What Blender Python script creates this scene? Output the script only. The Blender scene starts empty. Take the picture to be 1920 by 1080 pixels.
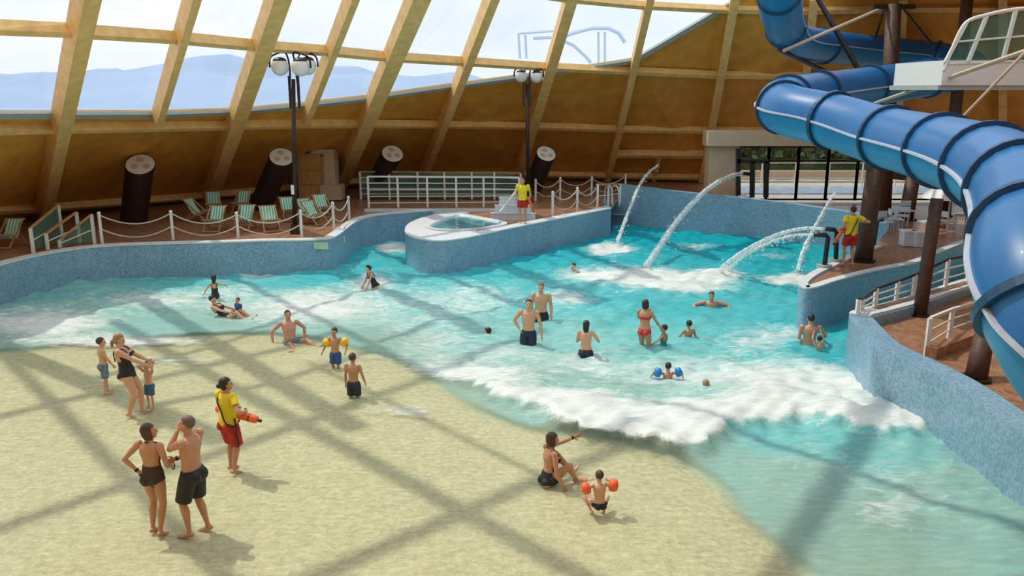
import bpy, bmesh, math, random
import numpy as np
from mathutils import Vector, Matrix, noise
from mathutils.geometry import tessellate_polygon
random.seed(7)
C = bpy.context.scene.collection
SC = bpy.context.scene
# ------------------------------------------------------------------ camera
F = 1550.0; HC = 6.6; TH = math.atan(370.0/F)
cam = bpy.data.cameras.new('camera'); cam.lens = F/1920*36; cam.sensor_width = 36; cam.clip_end = 5000
camo = bpy.data.objects.new('camera', cam); C.objects.link(camo)
camo.location = (0, 0, HC); camo.rotation_euler = (math.pi/2-TH, 0, 0); SC.camera = camo
SC.view_settings.view_transform = 'Standard'; SC.view_settings.look = 'None'
SC.view_settings.gamma = 1; SC.view_settings.use_curve_mapping = False
SC.view_settings.exposure = 0.36
# ------------------------------------------------------------------ world sky: pale hazy cloud
W = bpy.data.worlds.new('sky'); SC.world = W; W.use_nodes = True
nt = W.node_tree; nt.nodes.clear()
wo = nt.nodes.new('ShaderNodeOutputWorld'); wb = nt.nodes.new('ShaderNodeBackground')
tc = nt.nodes.new('ShaderNodeTexCoord'); wn = nt.nodes.new('ShaderNodeTexNoise'); wr = nt.nodes.new('ShaderNodeValToRGB')
mp = nt.nodes.new('ShaderNodeMapping'); mp.inputs['Scale'].default_value = (1, 1, 3)
wn.inputs['Scale'].default_value = 2.2; wn.inputs['Detail'].default_value = 6
wr.color_ramp.elements[0].position = .35; wr.color_ramp.elements[0].color = (.70, .80, .93, 1)
wr.color_ramp.elements[1].position = .62; wr.color_ramp.elements[1].color = (.90, .93, .98, 1)
nt.links.new(tc.outputs['Generated'], mp.inputs[0]); nt.links.new(mp.outputs[0], wn.inputs['Vector'])
nt.links.new(wn.outputs['Fac'], wr.inputs[0]); nt.links.new(wr.outputs[0], wb.inputs['Color'])
wb.inputs['Strength'].default_value = .93; nt.links.new(wb.outputs[0], wo.inputs[0])
# ------------------------------------------------------------------ sun, high behind the left of the hall
SUN = Vector((.82, -.57, -1.6)).normalized()
sl = bpy.data.lights.new('sun', 'SUN'); sl.energy = 1.95; sl.angle = math.radians(1.1); sl.color = (1, .93, .80)
so = bpy.data.objects.new('sun', sl); C.objects.link(so); so.rotation_euler = SUN.to_track_quat('-Z', 'Y').to_euler()
# ------------------------------------------------------------------ pixel <-> place
ct, st = math.cos(TH), math.sin(TH)
def ray(px, py):
    x = (px-960)/F; y = -(py-540)/F
    return Vector((x, ct+y*st, -st+y*ct))
def P(px, py, z=0.0):                      # point of the level z seen at that pixel
    d = ray(px, py); t = (z-HC)/d.z; return Vector((d.x*t, d.y*t, z))
def Q(px, py, Y):                          # point at distance Y from the camera
    d = ray(px, py); t = Y/d.y; return Vector((d.x*t, Y, HC+d.z*t))
def proj(v):
    x, y, z = v[0], v[1], v[2]-HC
    dep = y*ct - z*st; up = y*st + z*ct
    return 960+F*x/dep, 540-F*up/dep
# ------------------------------------------------------------------ materials
def mat(name, col, rough=.6, metal=0, noise_amt=0, nscale=8, bump=0, bscale=30, spec=.5, coat=0, stretch=None, col2=None):
    m = bpy.data.materials.new(name); m.use_nodes = True; t = m.node_tree
    b = t.nodes['Principled BSDF']; b.inputs['Base Color'].default_value = (*col, 1)
    b.inputs['Roughness'].default_value = rough; b.inputs['Metallic'].default_value = metal
    b.inputs['Specular IOR Level'].default_value = spec; b.inputs['Coat Weight'].default_value = coat
    tcn = t.nodes.new('ShaderNodeTexCoord'); mpn = t.nodes.new('ShaderNodeMapping')
    if stretch: mpn.inputs['Scale'].default_value = stretch
    t.links.new(tcn.outputs['Object'], mpn.inputs[0])
    if noise_amt or col2:
        n = t.nodes.new('ShaderNodeTexNoise'); n.inputs['Scale'].default_value = nscale; n.inputs['Detail'].default_value = 5
        r = t.nodes.new('ShaderNodeValToRGB'); r.color_ramp.elements[0].position = .3; r.color_ramp.elements[1].position = .7
        c2 = col2 if col2 else tuple(min(1, c*(1+noise_amt)) for c in col)
        c1 = col if col2 else tuple(c*(1-noise_amt) for c in col)
        r.color_ramp.elements[0].color = (*c1, 1); r.color_ramp.elements[1].color = (*c2, 1)
        t.links.new(mpn.outputs[0], n.inputs['Vector']); t.links.new(n.outputs['Fac'], r.inputs[0]); t.links.new(r.outputs[0], b.inputs['Base Color'])
    if bump:
        n2 = t.nodes.new('ShaderNodeTexNoise'); n2.inputs['Scale'].default_value = bscale
        bp = t.nodes.new('ShaderNodeBump'); bp.inputs['Strength'].default_value = bump; bp.inputs['Distance'].default_value = .02
        t.links.new(mpn.outputs[0], n2.inputs['Vector']); t.links.new(n2.outputs['Fac'], bp.inputs['Height']); t.links.new(bp.outputs[0], b.inputs['Normal'])
    return m
def mosaic(name, c1, c2, scale, grout=None):          # small random mosaic tiles
    m = bpy.data.materials.new(name); m.use_nodes = True; t = m.node_tree; b = t.nodes['Principled BSDF']
    tcn = t.nodes.new('ShaderNodeTexCoord'); v = t.nodes.new('ShaderNodeTexVoronoi'); v.inputs['Scale'].default_value = scale
    v.inputs['Randomness'].default_value = .35
    sx = t.nodes.new('ShaderNodeSeparateColor'); r = t.nodes.new('ShaderNodeValToRGB')
    r.color_ramp.elements[0].color = (*c1, 1); r.color_ramp.elements[1].color = (*c2, 1)
    n = t.nodes.new('ShaderNodeTexNoise'); n.inputs['Scale'].default_value = .9; n.inputs['Detail'].default_value = 4
    mx = t.nodes.new('ShaderNodeMath'); mx.operation = 'MULTIPLY_ADD'; mx.inputs[1].default_value = .7
    t.links.new(tcn.outputs['Object'], v.inputs['Vector']); t.links.new(tcn.outputs['Object'], n.inputs['Vector'])
    t.links.new(v.outputs['Color'], sx.inputs[0]); t.links.new(sx.outputs[0], mx.inputs[0])
    s2 = t.nodes.new('ShaderNodeMath'); s2.operation = 'MULTIPLY_ADD'; s2.inputs[1].default_value = .7; s2.inputs[2].default_value = -.2
    t.links.new(n.outputs['Fac'], s2.inputs[0]); t.links.new(s2.outputs[0], mx.inputs[2])
    t.links.new(mx.outputs[0], r.inputs[0]); t.links.new(r.outputs[0], b.inputs['Base Color'])
    b.inputs['Roughness'].default_value = .35
    return m
def glass_mat(name, col, fac=.12, tint=(1, 1, 1)):
    m = bpy.data.materials.new(name); m.use_nodes = True; t = m.node_tree; t.nodes.clear()
    o = t.nodes.new('ShaderNodeOutputMaterial'); tr = t.nodes.new('ShaderNodeBsdfTransparent'); g = t.nodes.new('ShaderNodeBsdfGlossy')
    tr.inputs[0].default_value = (*tint, 1); g.inputs['Roughness'].default_value = .05; g.inputs['Color'].default_value = (*col, 1)
    fr = t.nodes.new('ShaderNodeFresnel'); fr.inputs[0].default_value = 1.3
    ms = t.nodes.new('ShaderNodeMixShader'); t.links.new(fr.outputs[0], ms.inputs[0])
    t.links.new(tr.outputs[0], ms.inputs[1]); t.links.new(g.outputs[0], ms.inputs[2])
    if fac:
        d = t.nodes.new('ShaderNodeBsdfDiffuse'); d.inputs[0].default_value = (*col, 1); m2 = t.nodes.new('ShaderNodeMixShader'); m2.inputs[0].default_value = fac
        t.links.new(ms.outputs[0], m2.inputs[1]); t.links.new(d.outputs[0], m2.inputs[2]); t.links.new(m2.outputs[0], o.inputs[0])
    else: t.links.new(ms.outputs[0], o.inputs[0])
    return m
M = dict(
 glulam=mat('glulam', (.80, .52, .19), .5, noise_amt=.13, nscale=3, stretch=(1, 1, 1), bump=.1, bscale=12),
 panel=mat('panel_wood', (.66, .32, .045), .6, noise_amt=.16, nscale=1.3, bump=.15, bscale=6),
 wall=mosaic('blue_mosaic', (.12, .245, .35), (.28, .46, .58), 22),
 cope=mat('coping', (.62, .66, .68), .5, noise_amt=.12, nscale=9, bump=.2),
 deck=mosaic('deck_tile', (.20, .092, .048), (.40, .21, .12), 7),
 tan=mat('tan_render', (.52, .40, .27), .8, noise_amt=.08, nscale=4, bump=.1),
 white=mat('white_paint', (.72, .72, .68), .45, noise_amt=.04),
 dark=mat('dark_brown_metal', (.016, .008, .006), .45, noise_amt=.2),
 black=mat('black_metal', (.012, .014, .02), .35, noise_amt=.1),
 pole=mat('brown_pole', (.075, .036, .022), .6, noise_amt=.3, nscale=6, bump=.4, bscale=10),
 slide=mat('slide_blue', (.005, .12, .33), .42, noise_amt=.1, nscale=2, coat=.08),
 slide_lo_lit=mat('slide_blue_low_lit', (.003, .21, .45), .42, noise_amt=.1, nscale=2, coat=.05),  # brighter cyan: light through the translucent lower half is put into the colour
 flange=mat('flange_blue', (.006, .05, .12), .45, noise_amt=.15),
 seam=mat('seam_grey', (.45, .50, .58), .5, noise_amt=.08),
 globe=mat('globe_opal', (.78, .79, .80), .25, noise_amt=.02),
 rope=mat('rope', (.50, .45, .38), .9, noise_amt=.2, nscale=40),
 wood=mat('wood', (.42, .22, .09), .6, noise_amt=.2, nscale=10),
 door=mat('door_wood', (.50, .27, .07), .5, noise_amt=.15, nscale=3, stretch=(4, 4, .6)),
 sill=mat('zinc_sill', (.36, .40, .38), .5, noise_amt=.1),
 grille=mat('grille', (.70, .68, .60), .5, noise_amt=.1, nscale=12),
 glass=glass_mat('glass', (.8, .9, 1), 0), gpanel=glass_mat('green_glass', (.16, .36, .30), .30, (.55, .8, .72)),
 hill=mat('haze_tinted_hill', (.34, .44, .60), 1, noise_amt=.06, nscale=.02, spec=0),  # distance haze is painted into this pale blue base colour
 far_steel=mat('pale_steel', (.60, .68, .80), 1, spec=0),
 leaf=mat('leaf', (.03, .07, .02), .8, nscale=3, col2=(.10, .16, .05)),
 lawn=mat('paving', (.38, .37, .33), .8, noise_amt=.15, nscale=2),
 orange=mat('rescue_orange', (.85, .13, .03), .45, noise_amt=.06), red=mat('red_cloth', (.42, .02, .012), .8, noise_amt=.1),
 yellow=mat('yellow_cloth', (.78, .62, .02), .8, noise_amt=.08), sign_w=mat('sign_white', (.75, .76, .72), .5), sign_r=mat('sign_red', (.6, .03, .02), .5),
 sign_g=mat('sign_green', (.45, .62, .42), .5, noise_amt=.1), lite=mat('pale_stone', (.55, .62, .68), .6, noise_amt=.1),
)
# ------------------------------------------------------------------ mesh builder
class MB:
    def __init__(s): s.v = []; s.f = []
    def add(s, vs, fs):
        o = len(s.v); s.v += [tuple(x) for x in vs]; s.f += [tuple(i+o for i in f) for f in fs]; return s
    def bar(s, a, b, w, h, up=(0, 0, 1)):
        a = Vector(a); b = Vector(b); d = (b-a).normalized(); u = Vector(up); r = d.cross(u)
        if r.length < 1e-4: r = d.cross(Vector((0, 1, 0)))
        r.normalize(); u = r.cross(d)
        vs = [p+r*(i*w/2)+u*(j*h/2) for p in (a, b) for i, j in ((-1, -1), (1, -1), (1, 1), (-1, 1))]
        return s.add(vs, [(3, 2, 1, 0), (4, 5, 6, 7), (0, 1, 5, 4), (1, 2, 6, 5), (2, 3, 7, 6), (3, 0, 4, 7)])
    def box(s, c, sz, rz=0):
        R = Matrix.Rotation(rz, 3, 'Z'); c = Vector(c)
        vs = [c+R@Vector((x*sz[0]/2, y*sz[1]/2, z*sz[2]/2)) for z in (-1, 1) for x, y in ((-1, -1), (1, -1), (1, 1), (-1, 1))]
        return s.add(vs, [(3, 2, 1, 0), (4, 5, 6, 7), (0, 1, 5, 4), (1, 2, 6, 5), (2, 3, 7, 6), (3, 0, 4, 7)])
    def tube(s, pts, r, n=8, ry=None, right=None, caps=True):       # r scalar/list; elliptical if ry
        pts = [Vector(p) for p in pts]; k = len(pts); rr = r if isinstance(r, (list, tuple)) else [r]*k
        yy = ry if isinstance(ry, (list, tuple)) else ([ry]*k if ry else rr); vs = []; pr = Vector(right) if right is not None else None
        for i, p in enumerate(pts):
            d = (pts[min(i+1, k-1)]-pts[max(i-1, 0)]).normalized()
            if pr is None: pr = d.cross(Vector((0, 0, 1))) if abs(d.z) < .95 else d.cross(Vector((0, 1, 0)))
            x = (pr-d*pr.dot(d)).normalized(); y = d.cross(x)
            if right is None: pr = x
            for j in range(n):
                a = 2*math.pi*j/n; vs.append(p+x*(math.cos(a)*rr[i])+y*(math.sin(a)*yy[i]))
        fs = [(i*n+j, i*n+(j+1) % n, (i+1)*n+(j+1) % n, (i+1)*n+j) for i in range(k-1) for j in range(n)]
        if caps: fs += [tuple(range(n-1, -1, -1)), tuple((k-1)*n+j for j in range(n))]
        return s.add(vs, fs)
    def ball(s, c, r, n=10, R=None):                  # r scalar or 3-vector
        r = (r, r, r) if not isinstance(r, (tuple, list)) else r; c = Vector(c); m = max(5, n*2//3); vs = []; R = R or Matrix.Identity(3)
        for i in range(1, m):
            t = math.pi*i/m
            for j in range(n):
                a = 2*math.pi*j/n; vs.append(c+R@Vector((r[0]*math.sin(t)*math.cos(a), r[1]*math.sin(t)*math.sin(a), r[2]*math.cos(t))))
        vs += [c+R@Vector((0, 0, r[2])), c-R@Vector((0, 0, r[2]))]; T = (m-1)*n
        fs = [(i*n+j, (i+1)*n+j, (i+1)*n+(j+1) % n, i*n+(j+1) % n) for i in range(m-2) for j in range(n)]
        fs += [(T, j, (j+1) % n) for j in range(n)] + [(T+1, (m-2)*n+(j+1) % n, (m-2)*n+j) for j in range(n)]
        return s.add(vs, fs)
    def build(s, name, m, parent=None, smooth=False):
        me = bpy.data.meshes.new(name); off = Vector(parent.matrix_basis.translation) if parent else Vector((0, 0, 0))
        if parent and parent.parent: off += parent.parent.matrix_basis.translation
        me.from_pydata([tuple(Vector(v)-off) for v in s.v], [], s.f); me.update()
        me.materials.append(M[m] if isinstance(m, str) else m)
        if smooth: me.polygons.foreach_set('use_smooth', [True]*len(me.polygons))
        o = bpy.data.objects.new(name, me); C.objects.link(o)
        if parent: o.parent = parent
        return o
def thing(name, label, cat, loc, group=None):
    o = bpy.data.objects.new(name, None); C.objects.link(o); o.location = loc; o.empty_display_size = .1
    return tag(o, label, cat, group)
def tag(o, label=None, cat=None, group=None):
    if label: o['label'] = label
    if cat: o['category'] = cat
    if group: o['group'] = group
    return o
def struct(o, label=None, cat=None):
    o['kind'] = 'structure'
    if label: o['label'] = label
    if cat: o['category'] = cat
    return o
def copy_tree(o, parent=None):
    c = o.copy(); C.objects.link(c)
    if parent: c.parent = parent
    for ch in list(o.children): copy_tree(ch, c)
    return c
def spline(pts, n=8):                                  # Catmull-Rom through points
    pts = [Vector(p) for p in pts]; out = []
    for i in range(len(pts)-1):
        p0, p1, p2, p3 = pts[max(i-1, 0)], pts[i], pts[i+1], pts[min(i+2, len(pts)-1)]
        for k in range(n):
            t = k/n; out.append(.5*((2*p1)+(p2-p0)*t+(2*p0-5*p1+4*p2-p3)*t*t+(3*p1-p0-3*p2+p3)*t**3))
    return out+[pts[-1]]
# ================================================================== ROOF AND WALLS OF THE HALL
DZ = 1.2                                               # deck level
# ribs: (base pixel on deck, top pixel, top distance, width, depth, minor?)
RIB = [((-260, 480), (-130, 0), 21, .5, .5), ((72, 405), (147, 0), 23.3, .5, .55), None, ((385, 372), (510, 0), 29, .62, .6), None,
       ((628, 352), (773, 0), 32, .70, .6), ((782, 343), (912, 0), 35, .38, .7), ((966, 338), (1065, 0), 38, .5, .55),
       ((1137, 337), (1215, 0), 39.5, .34, .6), ((1315, 340), (1376, 0), 41, .4, .6), ((1490, 345), (1525, 0), 42, .38, .7), ((1680, 350), (1693, 0), 43, .40, .7),
       ((1880, 360), (1880, 0), 43, .38, .7), ((2100, 370), (2070, 0), 43, .38, .7)]
def ribline(r):
    return P(*r[0], DZ), Q(*r[1], r[2])
RL = [ribline(r) if r else None for r in RIB]
for i, x0, w in ((2, 325, .26), (4, 632, .28)):        # lighter ribs halfway between the big ones
    a = (RL[i-1][0]+RL[i+1][0])/2; b = (RL[i-1][1]+RL[i+1][1])/2
    RL[i] = (a, b); RIB[i] = (None, None, 0, w, .6)
def on_rib(i, py):                                     # point of rib i that the photo shows at height py
    a, b = RL[i]; lo, hi = -.3, 1.6
    for _ in range(40):
        t = (lo+hi)/2
        if proj(a+(b-a)*t)[1] > py: lo = t
        else: hi = t
    return a+(b-a)*((lo+hi)/2)
def at_z(i, z):
    a, b = RL[i]; return a+(b-a)*((z-a.z)/(b.z-a.z))
ZT = 11.2
n_rib = len(RL)
nrm = []
for i in range(n_rib):
    l, r = RL[max(i-1, 0)][0], RL[min(i+1, n_rib-1)][0]
    a, b = RL[i]; nn = (r-l).cross(b-a).normalized()
    if nn.z > 0: nn = -nn
    nrm.append(nn)                                     # towards the inside of the hall (downwards)
trim_n = [0]
def trim(mb, m='glulam', label=None, cat='beam'):
    trim_n[0] += 1; return struct(mb.build('trim_%d' % trim_n[0], m), label, cat)
for i in range(n_rib):
    _, _, _, w, dp = RIB[i]; a = at_z(i, DZ-.3) if i not in (2, 4) else on_rib(i, 213)
    if i > 9: a = on_rib(i, 252)
    b = at_z(i, ZT); mb = MB(); k = nrm[i]*(dp/2)
    mb.bar(a+k, b+k, w, dp, up=nrm[i]); trim(mb, label='sloping laminated timber rib of the hall roof')
rows = {  # photo height of every purlin at each rib; None where the row is missing
 'A': [35, 48, 62, 78, 88, 100, 109, 120, 128, 136, 138, 138, 138, 138],
 'C': [236, 232, 230, 228, 226, 226, 228, 231, 237, 240, 242, 244, 246, 248],
 'B': [-90, -80, -72, -62, -56, -46, -30, -8, 6, 14, 17, 15, 15, 15],
 'D': [400, 384, 372, 361, 350, 338, 326, 322, 325, 329, 330, 332, 335, 340]}
for key, ys in rows.items():
    for i in range(n_rib-1):
        if key == 'D' and i > 8: continue
        a, b = on_rib(i, ys[i]), on_rib(i+1, ys[i+1]); k = (nrm[i]+nrm[i+1]).normalized()
        h = .34 if key in 'AC' else .3
        MBp = MB().bar(a+k*h*.5, b+k*h*.5, .24, h, up=k); trim(MBp, label='timber purlin between two roof ribs')
for i, (ya, yb) in ((8, (283, 284)),):
    a, b = on_rib(i, ya), on_rib(i+1, yb); k = nrm[i]; trim(MB().bar(a+k*.2, b+k*.2, .3, .4, up=k), label='short timber rail low between two ribs')
a = (on_rib(8, 284)+on_rib(9, 284))/2; b = (at_z(8, DZ)+at_z(9, DZ))/2
trim(MB().bar(a+nrm[8]*.1, b+nrm[8]*.1, .25, .3, up=nrm[8]), label='short timber stud below the low rail')
# sill line between timber cladding and glass, as a photo height at each rib
sill = [213, 213, 213, 208, 196, 182, 160, 137, 112, 2, -150, -300, -400, -400]
def facet(i, ya0, ya1, yb0, yb1, off=0):
    a0, a1, b0, b1 = on_rib(i, ya0), on_rib(i, ya1), on_rib(i+1, yb0), on_rib(i+1, yb1)
    return [a0, b0, b1, a1]
pan = MB()
ztop = [at_z(i, ZT) for i in range(n_rib)]
gl_n = [0]
def glaze(vs, label='pane of roof glass between timber ribs'):
    gl_n[0] += 1; struct(MB().add(vs, [tuple(range(len(vs)))]).build('window_%d' % gl_n[0], 'glass'), label, 'window')
def sillpt(i):
    a, b = RL[i]; p = on_rib(i, sill[i]) if sill[i] > -140 else at_z(i, ZT)
    return p if p.z < ZT else at_z(i, ZT)
for i in range(n_rib-1):
    s0, s1 = sillpt(i), sillpt(i+1)
    base0, base1 = at_z(i, DZ-.2), at_z(i+1, DZ-.2); out = (nrm[i]+nrm[i+1]).normalized()*-.15
    if i < 9:
        vv = [base0, base1, s1, s0]; pan.add(vv+[v+out for v in vv], [(0, 1, 2, 3), (7, 6, 5, 4), (0, 4, 5, 1), (2, 6, 7, 3), (1, 5, 6, 2), (3, 7, 4, 0)])
        glaze([s0, s1, ztop[i+1], ztop[i]])
        if i < 9:
            k = nrm[i]*.06; trim(MB().bar(s0+k, s1+k, .28, .14, up=nrm[i]), 'sill', 'grey metal sill along the foot of the glass', 'sill')
    else:
        vv = [on_rib(i, 250), on_rib(i+1, 252), ztop[i+1], ztop[i]]; pan.add(vv+[v+out for v in vv], [(0, 1, 2, 3), (7, 6, 5, 4)])
struct(pan.build('wall_back', 'panel'), 'brown timber cladding between the roof ribs', 'wall')
# flat glazed top of the roof: beams whose shadows cross the shallow beach
def roofpt(px, py, z=ZT): f = P(px, py, 0); return f - SUN*(z/(-SUN.z))
BEAMS = [((0, 655), (390, 1045), .42), ((250, 622), (1130, 1095), .5), ((-60, 1003), (560, 790), .26), ((560, 790), (960, 640), .22), ((0, 775), (560, 640), .26), ((560, 1085), (1110, 850), .30),
         ((1470, 1040), (1645, 790), .42), ((1330, 790), (1960, 1010), .24), ((640, 705), (1000, 880), .2)]
for p, q, w in BEAMS:
    a, b = roofpt(*p), roofpt(*q); d = (b-a).normalized()
    trim(MB().bar(a-d*1.5, b+d*1.5, w*.72, .3), label='timber beam in the glazed roof overhead')
# high timber ceiling over the spectator side, behind and beside the camera
ceil = MB()
ceil.add([(-26, -8, ZT), (40, -8, ZT), (40, 5, ZT), (-26, 5, ZT)], [(0, 1, 2, 3)])
ceil.add([(16, 5, ZT), (40, 5, ZT), (40, 50, ZT), (16, 50, ZT)], [(0, 1, 2, 3)])
struct(ceil.build('ceiling', 'panel'), 'timber ceiling beyond the glazed roof', 'ceiling')
g = MB(); 
for wn_, pts in (('wall_right', [(32, -8), (32, 44)]), ('wall_front', [(-26, -8), (32, -8)]), ('wall_left', [(-26, 12), (-26, -8)])):
    (x0, y0), (x1, y1) = pts
    struct(MB().add([(x0, y0, -.5), (x1, y1, -.5), (x1, y1, ZT), (x0, y0, ZT)], [(0, 1, 2, 3)]).build(wn_, 'panel'), 'timber wall of the hall', 'wall')
# ================================================================== POOL WALLS AND DECK
def pz(lst, z): return [P(x, y, z) for x, y in lst]
def flat(v, z): return Vector((v.x, v.y, z))
L_ = pz([(-330, 760), (-150, 640), (0, 573), (60, 552), (130, 535), (200, 525), (300, 520), (400, 517), (500, 513), (560, 512), (600, 510), (633, 503)], 0)
L_ += pz([(668, 417), (700, 406), (745, 401), (800, 397), (850, 394)], DZ)
L_ = spline([flat(v, 0) for v in L_], 6)
I_ = spline([flat(v, 0) for v in pz([(868, 398), (820, 403), (785, 412), (765, 422), (759, 432), (763, 441), (785, 449), (825, 453), (870, 448), (910, 440), (960, 429), (1020, 417), (1080, 405), (1146, 392)], DZ)], 6)
B_ = spline([flat(v, 0) for v in pz([(1158, 419), (1220, 426), (1300, 434), (1400, 443), (1500, 455), (1600, 470), (1660, 482)], 0)], 4)
PEN = [flat(v, 0) for v in pz([(1640, 462), (1600, 476), (1560, 494), (1525, 510), (1503, 524), (1497, 534), (1508, 542), (1530, 541), (1570, 528), (1630, 512), (1680, 502), (1725, 492), (1775, 470), (1850, 447), (2050, 425)], DZ)]
PEN = spline(PEN, 4)
R_ = [flat(v, 0) for v in pz([(2080, 450), (1850, 515), (1790, 531), (1700, 560), (1640, 576), (1606, 584), (1592, 590), (1600, 603)], DZ)] + pz([(1628, 740), (1690, 778), (1760, 822), (1830, 880), (1900, 945), (1980, 1030), (2100, 1180), (2300, 1500)], 0)
R_ = spline(R_, 5)
def wallstrip(name, pts, z0, z1, thick, side, m, label, ztop=None):
    n = len(pts); mb = MB(); vs = []; outs = []
    for i, p in enumerate(pts):
        d = (pts[min(i+1, n-1)]-pts[max(i-1, 0)]).normalized(); o = Vector((-d.y, d.x, 0))*side*thick; outs.append(p+o)
        zt = z1 if ztop is None else ztop(i/(n-1))
        vs += [Vector((p.x, p.y, z0)), Vector((p.x, p.y, zt)), Vector((p.x+o.x, p.y+o.y, zt)), Vector((p.x+o.x, p.y+o.y, z0))]
    fs = [(i*4+k, i*4+(k+1) % 4, i*4+4+(k+1) % 4, i*4+4+k) for i in range(n-1) for k in range(4)] + [(0, 1, 2, 3), (n*4-1, n*4-2, n*4-3, n*4-4)]
    ob = mb.add(vs, fs).build(name, m); struct(ob, label, 'wall' if 'wall' in name else 'trim')
    return outs
wallstrip('wall_notch', [I_[-1], Vector((B_[0].x-.5, B_[0].y+.35, 0)), B_[0]], -1.6, DZ, .3, 1, 'wall', 'short mosaic wall in the corner of the deep end')
OL = wallstrip('wall_pool_left', L_, -1.6, DZ, .35, 1, 'wall', 'curved blue mosaic pool wall below the deckchairs')
OI = wallstrip('wall_island', I_, -1.6, DZ, .35, 1, 'wall', 'rounded blue mosaic wall of the island with the spa basin')
OB = wallstrip('wall_pool_back', B_, -2, 2, .4, 1, 'wall', 'high blue mosaic wall at the deep end', ztop=lambda t: 2.0-.5*t)
OP = wallstrip('wall_peninsula', PEN, -2, DZ, .3, 1, 'wall', 'blue mosaic wall of the peninsula with the lifeguard')
OR = wallstrip('wall_pool_right', R_, -1.6, DZ, .55, 1, 'wall', 'blue mosaic pool wall sweeping along the right side')
for nm, pts, th, sd, z, lb in (('trim_left_coping', L_, .42, 1, DZ, 'white coping along the left pool wall'), ('trim_island_coping', I_, .55, 1, DZ, 'white coping round the island'),
                       ('trim_back_coping', B_, .42, 1, 0, 'pale coping along the deep end wall'), ('trim_peninsula_coping', PEN, .26, 1, DZ, 'white coping round the peninsula')):
    n = len(pts); q = []
    if 'back' in nm: wallstrip(nm, pts, 1.4, 2.02, th, sd, 'lite', lb, ztop=lambda t: 2.03-.5*t) if False else None
    else: wallstrip(nm, [p+Vector((0, 0, 0)) for p in pts], z-.02, z+.05, th, sd, 'cope', lb)
wallstrip('trim_right_coping', R_[:32], DZ-.02, DZ+.06, .5, 1, 'cope', 'white kerb along the right channel')
def poly(name, pts, z, m, label, cat='floor'):
    pts = [Vector((p.x, p.y, z)) for p in pts]; tri = tessellate_polygon([pts])
    o = MB().add(pts, [tuple(t) for t in tri]).build(name, m)
    bm = bmesh.new(); bm.from_mesh(o.data); bmesh.ops.recalc_face_normals(bm, faces=bm.faces)
    if sum(f.normal.z for f in bm.faces) < 0: bmesh.ops.reverse_faces(bm, faces=bm.faces)
    bm.to_mesh(o.data); bm.free(); return struct(o, label, cat)
deckpts = L_ + I_ + B_ + PEN + [Vector((31, 38, 0)), Vector((31, 41.2, 0)), Vector((12.5, 41.2, 0)), Vector((12.5, 56, 0)), Vector((-40, 56, 0)), Vector((-40, 12, 0))]
poly('floor_deck', deckpts, DZ-.02, 'deck', 'brown tiled poolside deck')
poly('floor_deck_right', OR + [Vector((31, -2, 0)), Vector((31, 26, 0)), OR[0]], DZ-.25, 'deck', 'brown tiled deck below the slide')
# ================================================================== POOL FLOOR AND WATER
def to_arr(pts): return np.array([[p.x, p.y] for p in pts])
def polydist(X, Y, pts):
    best = np.full(X.shape, 1e9); side = np.zeros(X.shape); al = np.zeros(X.shape); acc = 0
    for (ax, ay), (bx, by) in zip(pts[:-1], pts[1:]):
        dx, dy = bx-ax, by-ay; L2 = dx*dx+dy*dy+1e-9; t = np.clip(((X-ax)*dx+(Y-ay)*dy)/L2, 0, 1)
        d = np.hypot(X-ax-t*dx, Y-ay-t*dy); s = np.sign((X-ax)*dy-(Y-ay)*dx); m = d < best
        best = np.where(m, d, best); side = np.where(m, s, side); al = np.where(m, acc+t*math.sqrt(L2), al); acc += math.sqrt(L2)
    return best, side, al
def sstep(a, b, x): t = np.clip((x-a)/(b-a), 0, 1); return t*t*(3-2*t)
# edge of the sand-coloured beach
EDGE = to_arr(spline(pz([(-500, 700), (-150, 672), (0, 655), (250, 634), (450, 622), (600, 636), (740, 672), (860, 745), (960, 790), (1100, 812), (1250, 850), (1330, 900), (1420, 985), (1520, 1090), (1650, 1300)], 0), 4))
def floor_depth(X, Y):
    d, s, _ = polydist(X, Y, EDGE); sd = d*-s                  # positive beyond the edge
    return np.where(sd > 0, -.10-sd*.088, -.10+np.minimum(0.04, -sd*.02)), sd
tst = floor_depth(np.array([0.0]), np.array([30.0]))
if tst[1][0] < 0: EDGE = EDGE[::-1]
def grid(x0, x1, y0, y1, step):
    xs = np.arange(x0, x1+step, step); ys = np.arange(y0, y1+step, step); X, Y = np.meshgrid(xs, ys); return X, Y, len(xs), len(ys)
def gridmesh(name, X, Y, Z, nx, ny, m):
    co = np.stack([X, Y, Z], -1).reshape(-1, 3); idx = np.arange(nx*ny).reshape(ny, nx)
    f = np.stack([idx[:-1, :-1], idx[:-1, 1:], idx[1:, 1:], idx[1:, :-1]], -1).reshape(-1, 4)
    me = bpy.data.meshes.new(name); me.vertices.add(len(co)); me.vertices.foreach_set('co', co.ravel())
    me.loops.add(f.size); me.loops.foreach_set('vertex_index', f.ravel()); me.polygons.add(len(f))
    me.polygons.foreach_set('loop_start', np.arange(0, f.size, 4)); me.polygons.foreach_set('loop_total', np.full(len(f), 4))
    me.update(calc_edges=True); me.validate(); me.polygons.foreach_set('use_smooth', [True]*len(f)); me.materials.append(m)
    o = bpy.data.objects.new(name, me); C.objects.link(o); return o
def attr(o, name, arr):
    a = o.data.attributes.new(name, 'FLOAT', 'POINT'); a.data.foreach_set('value', arr.ravel().astype(np.float32))
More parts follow.
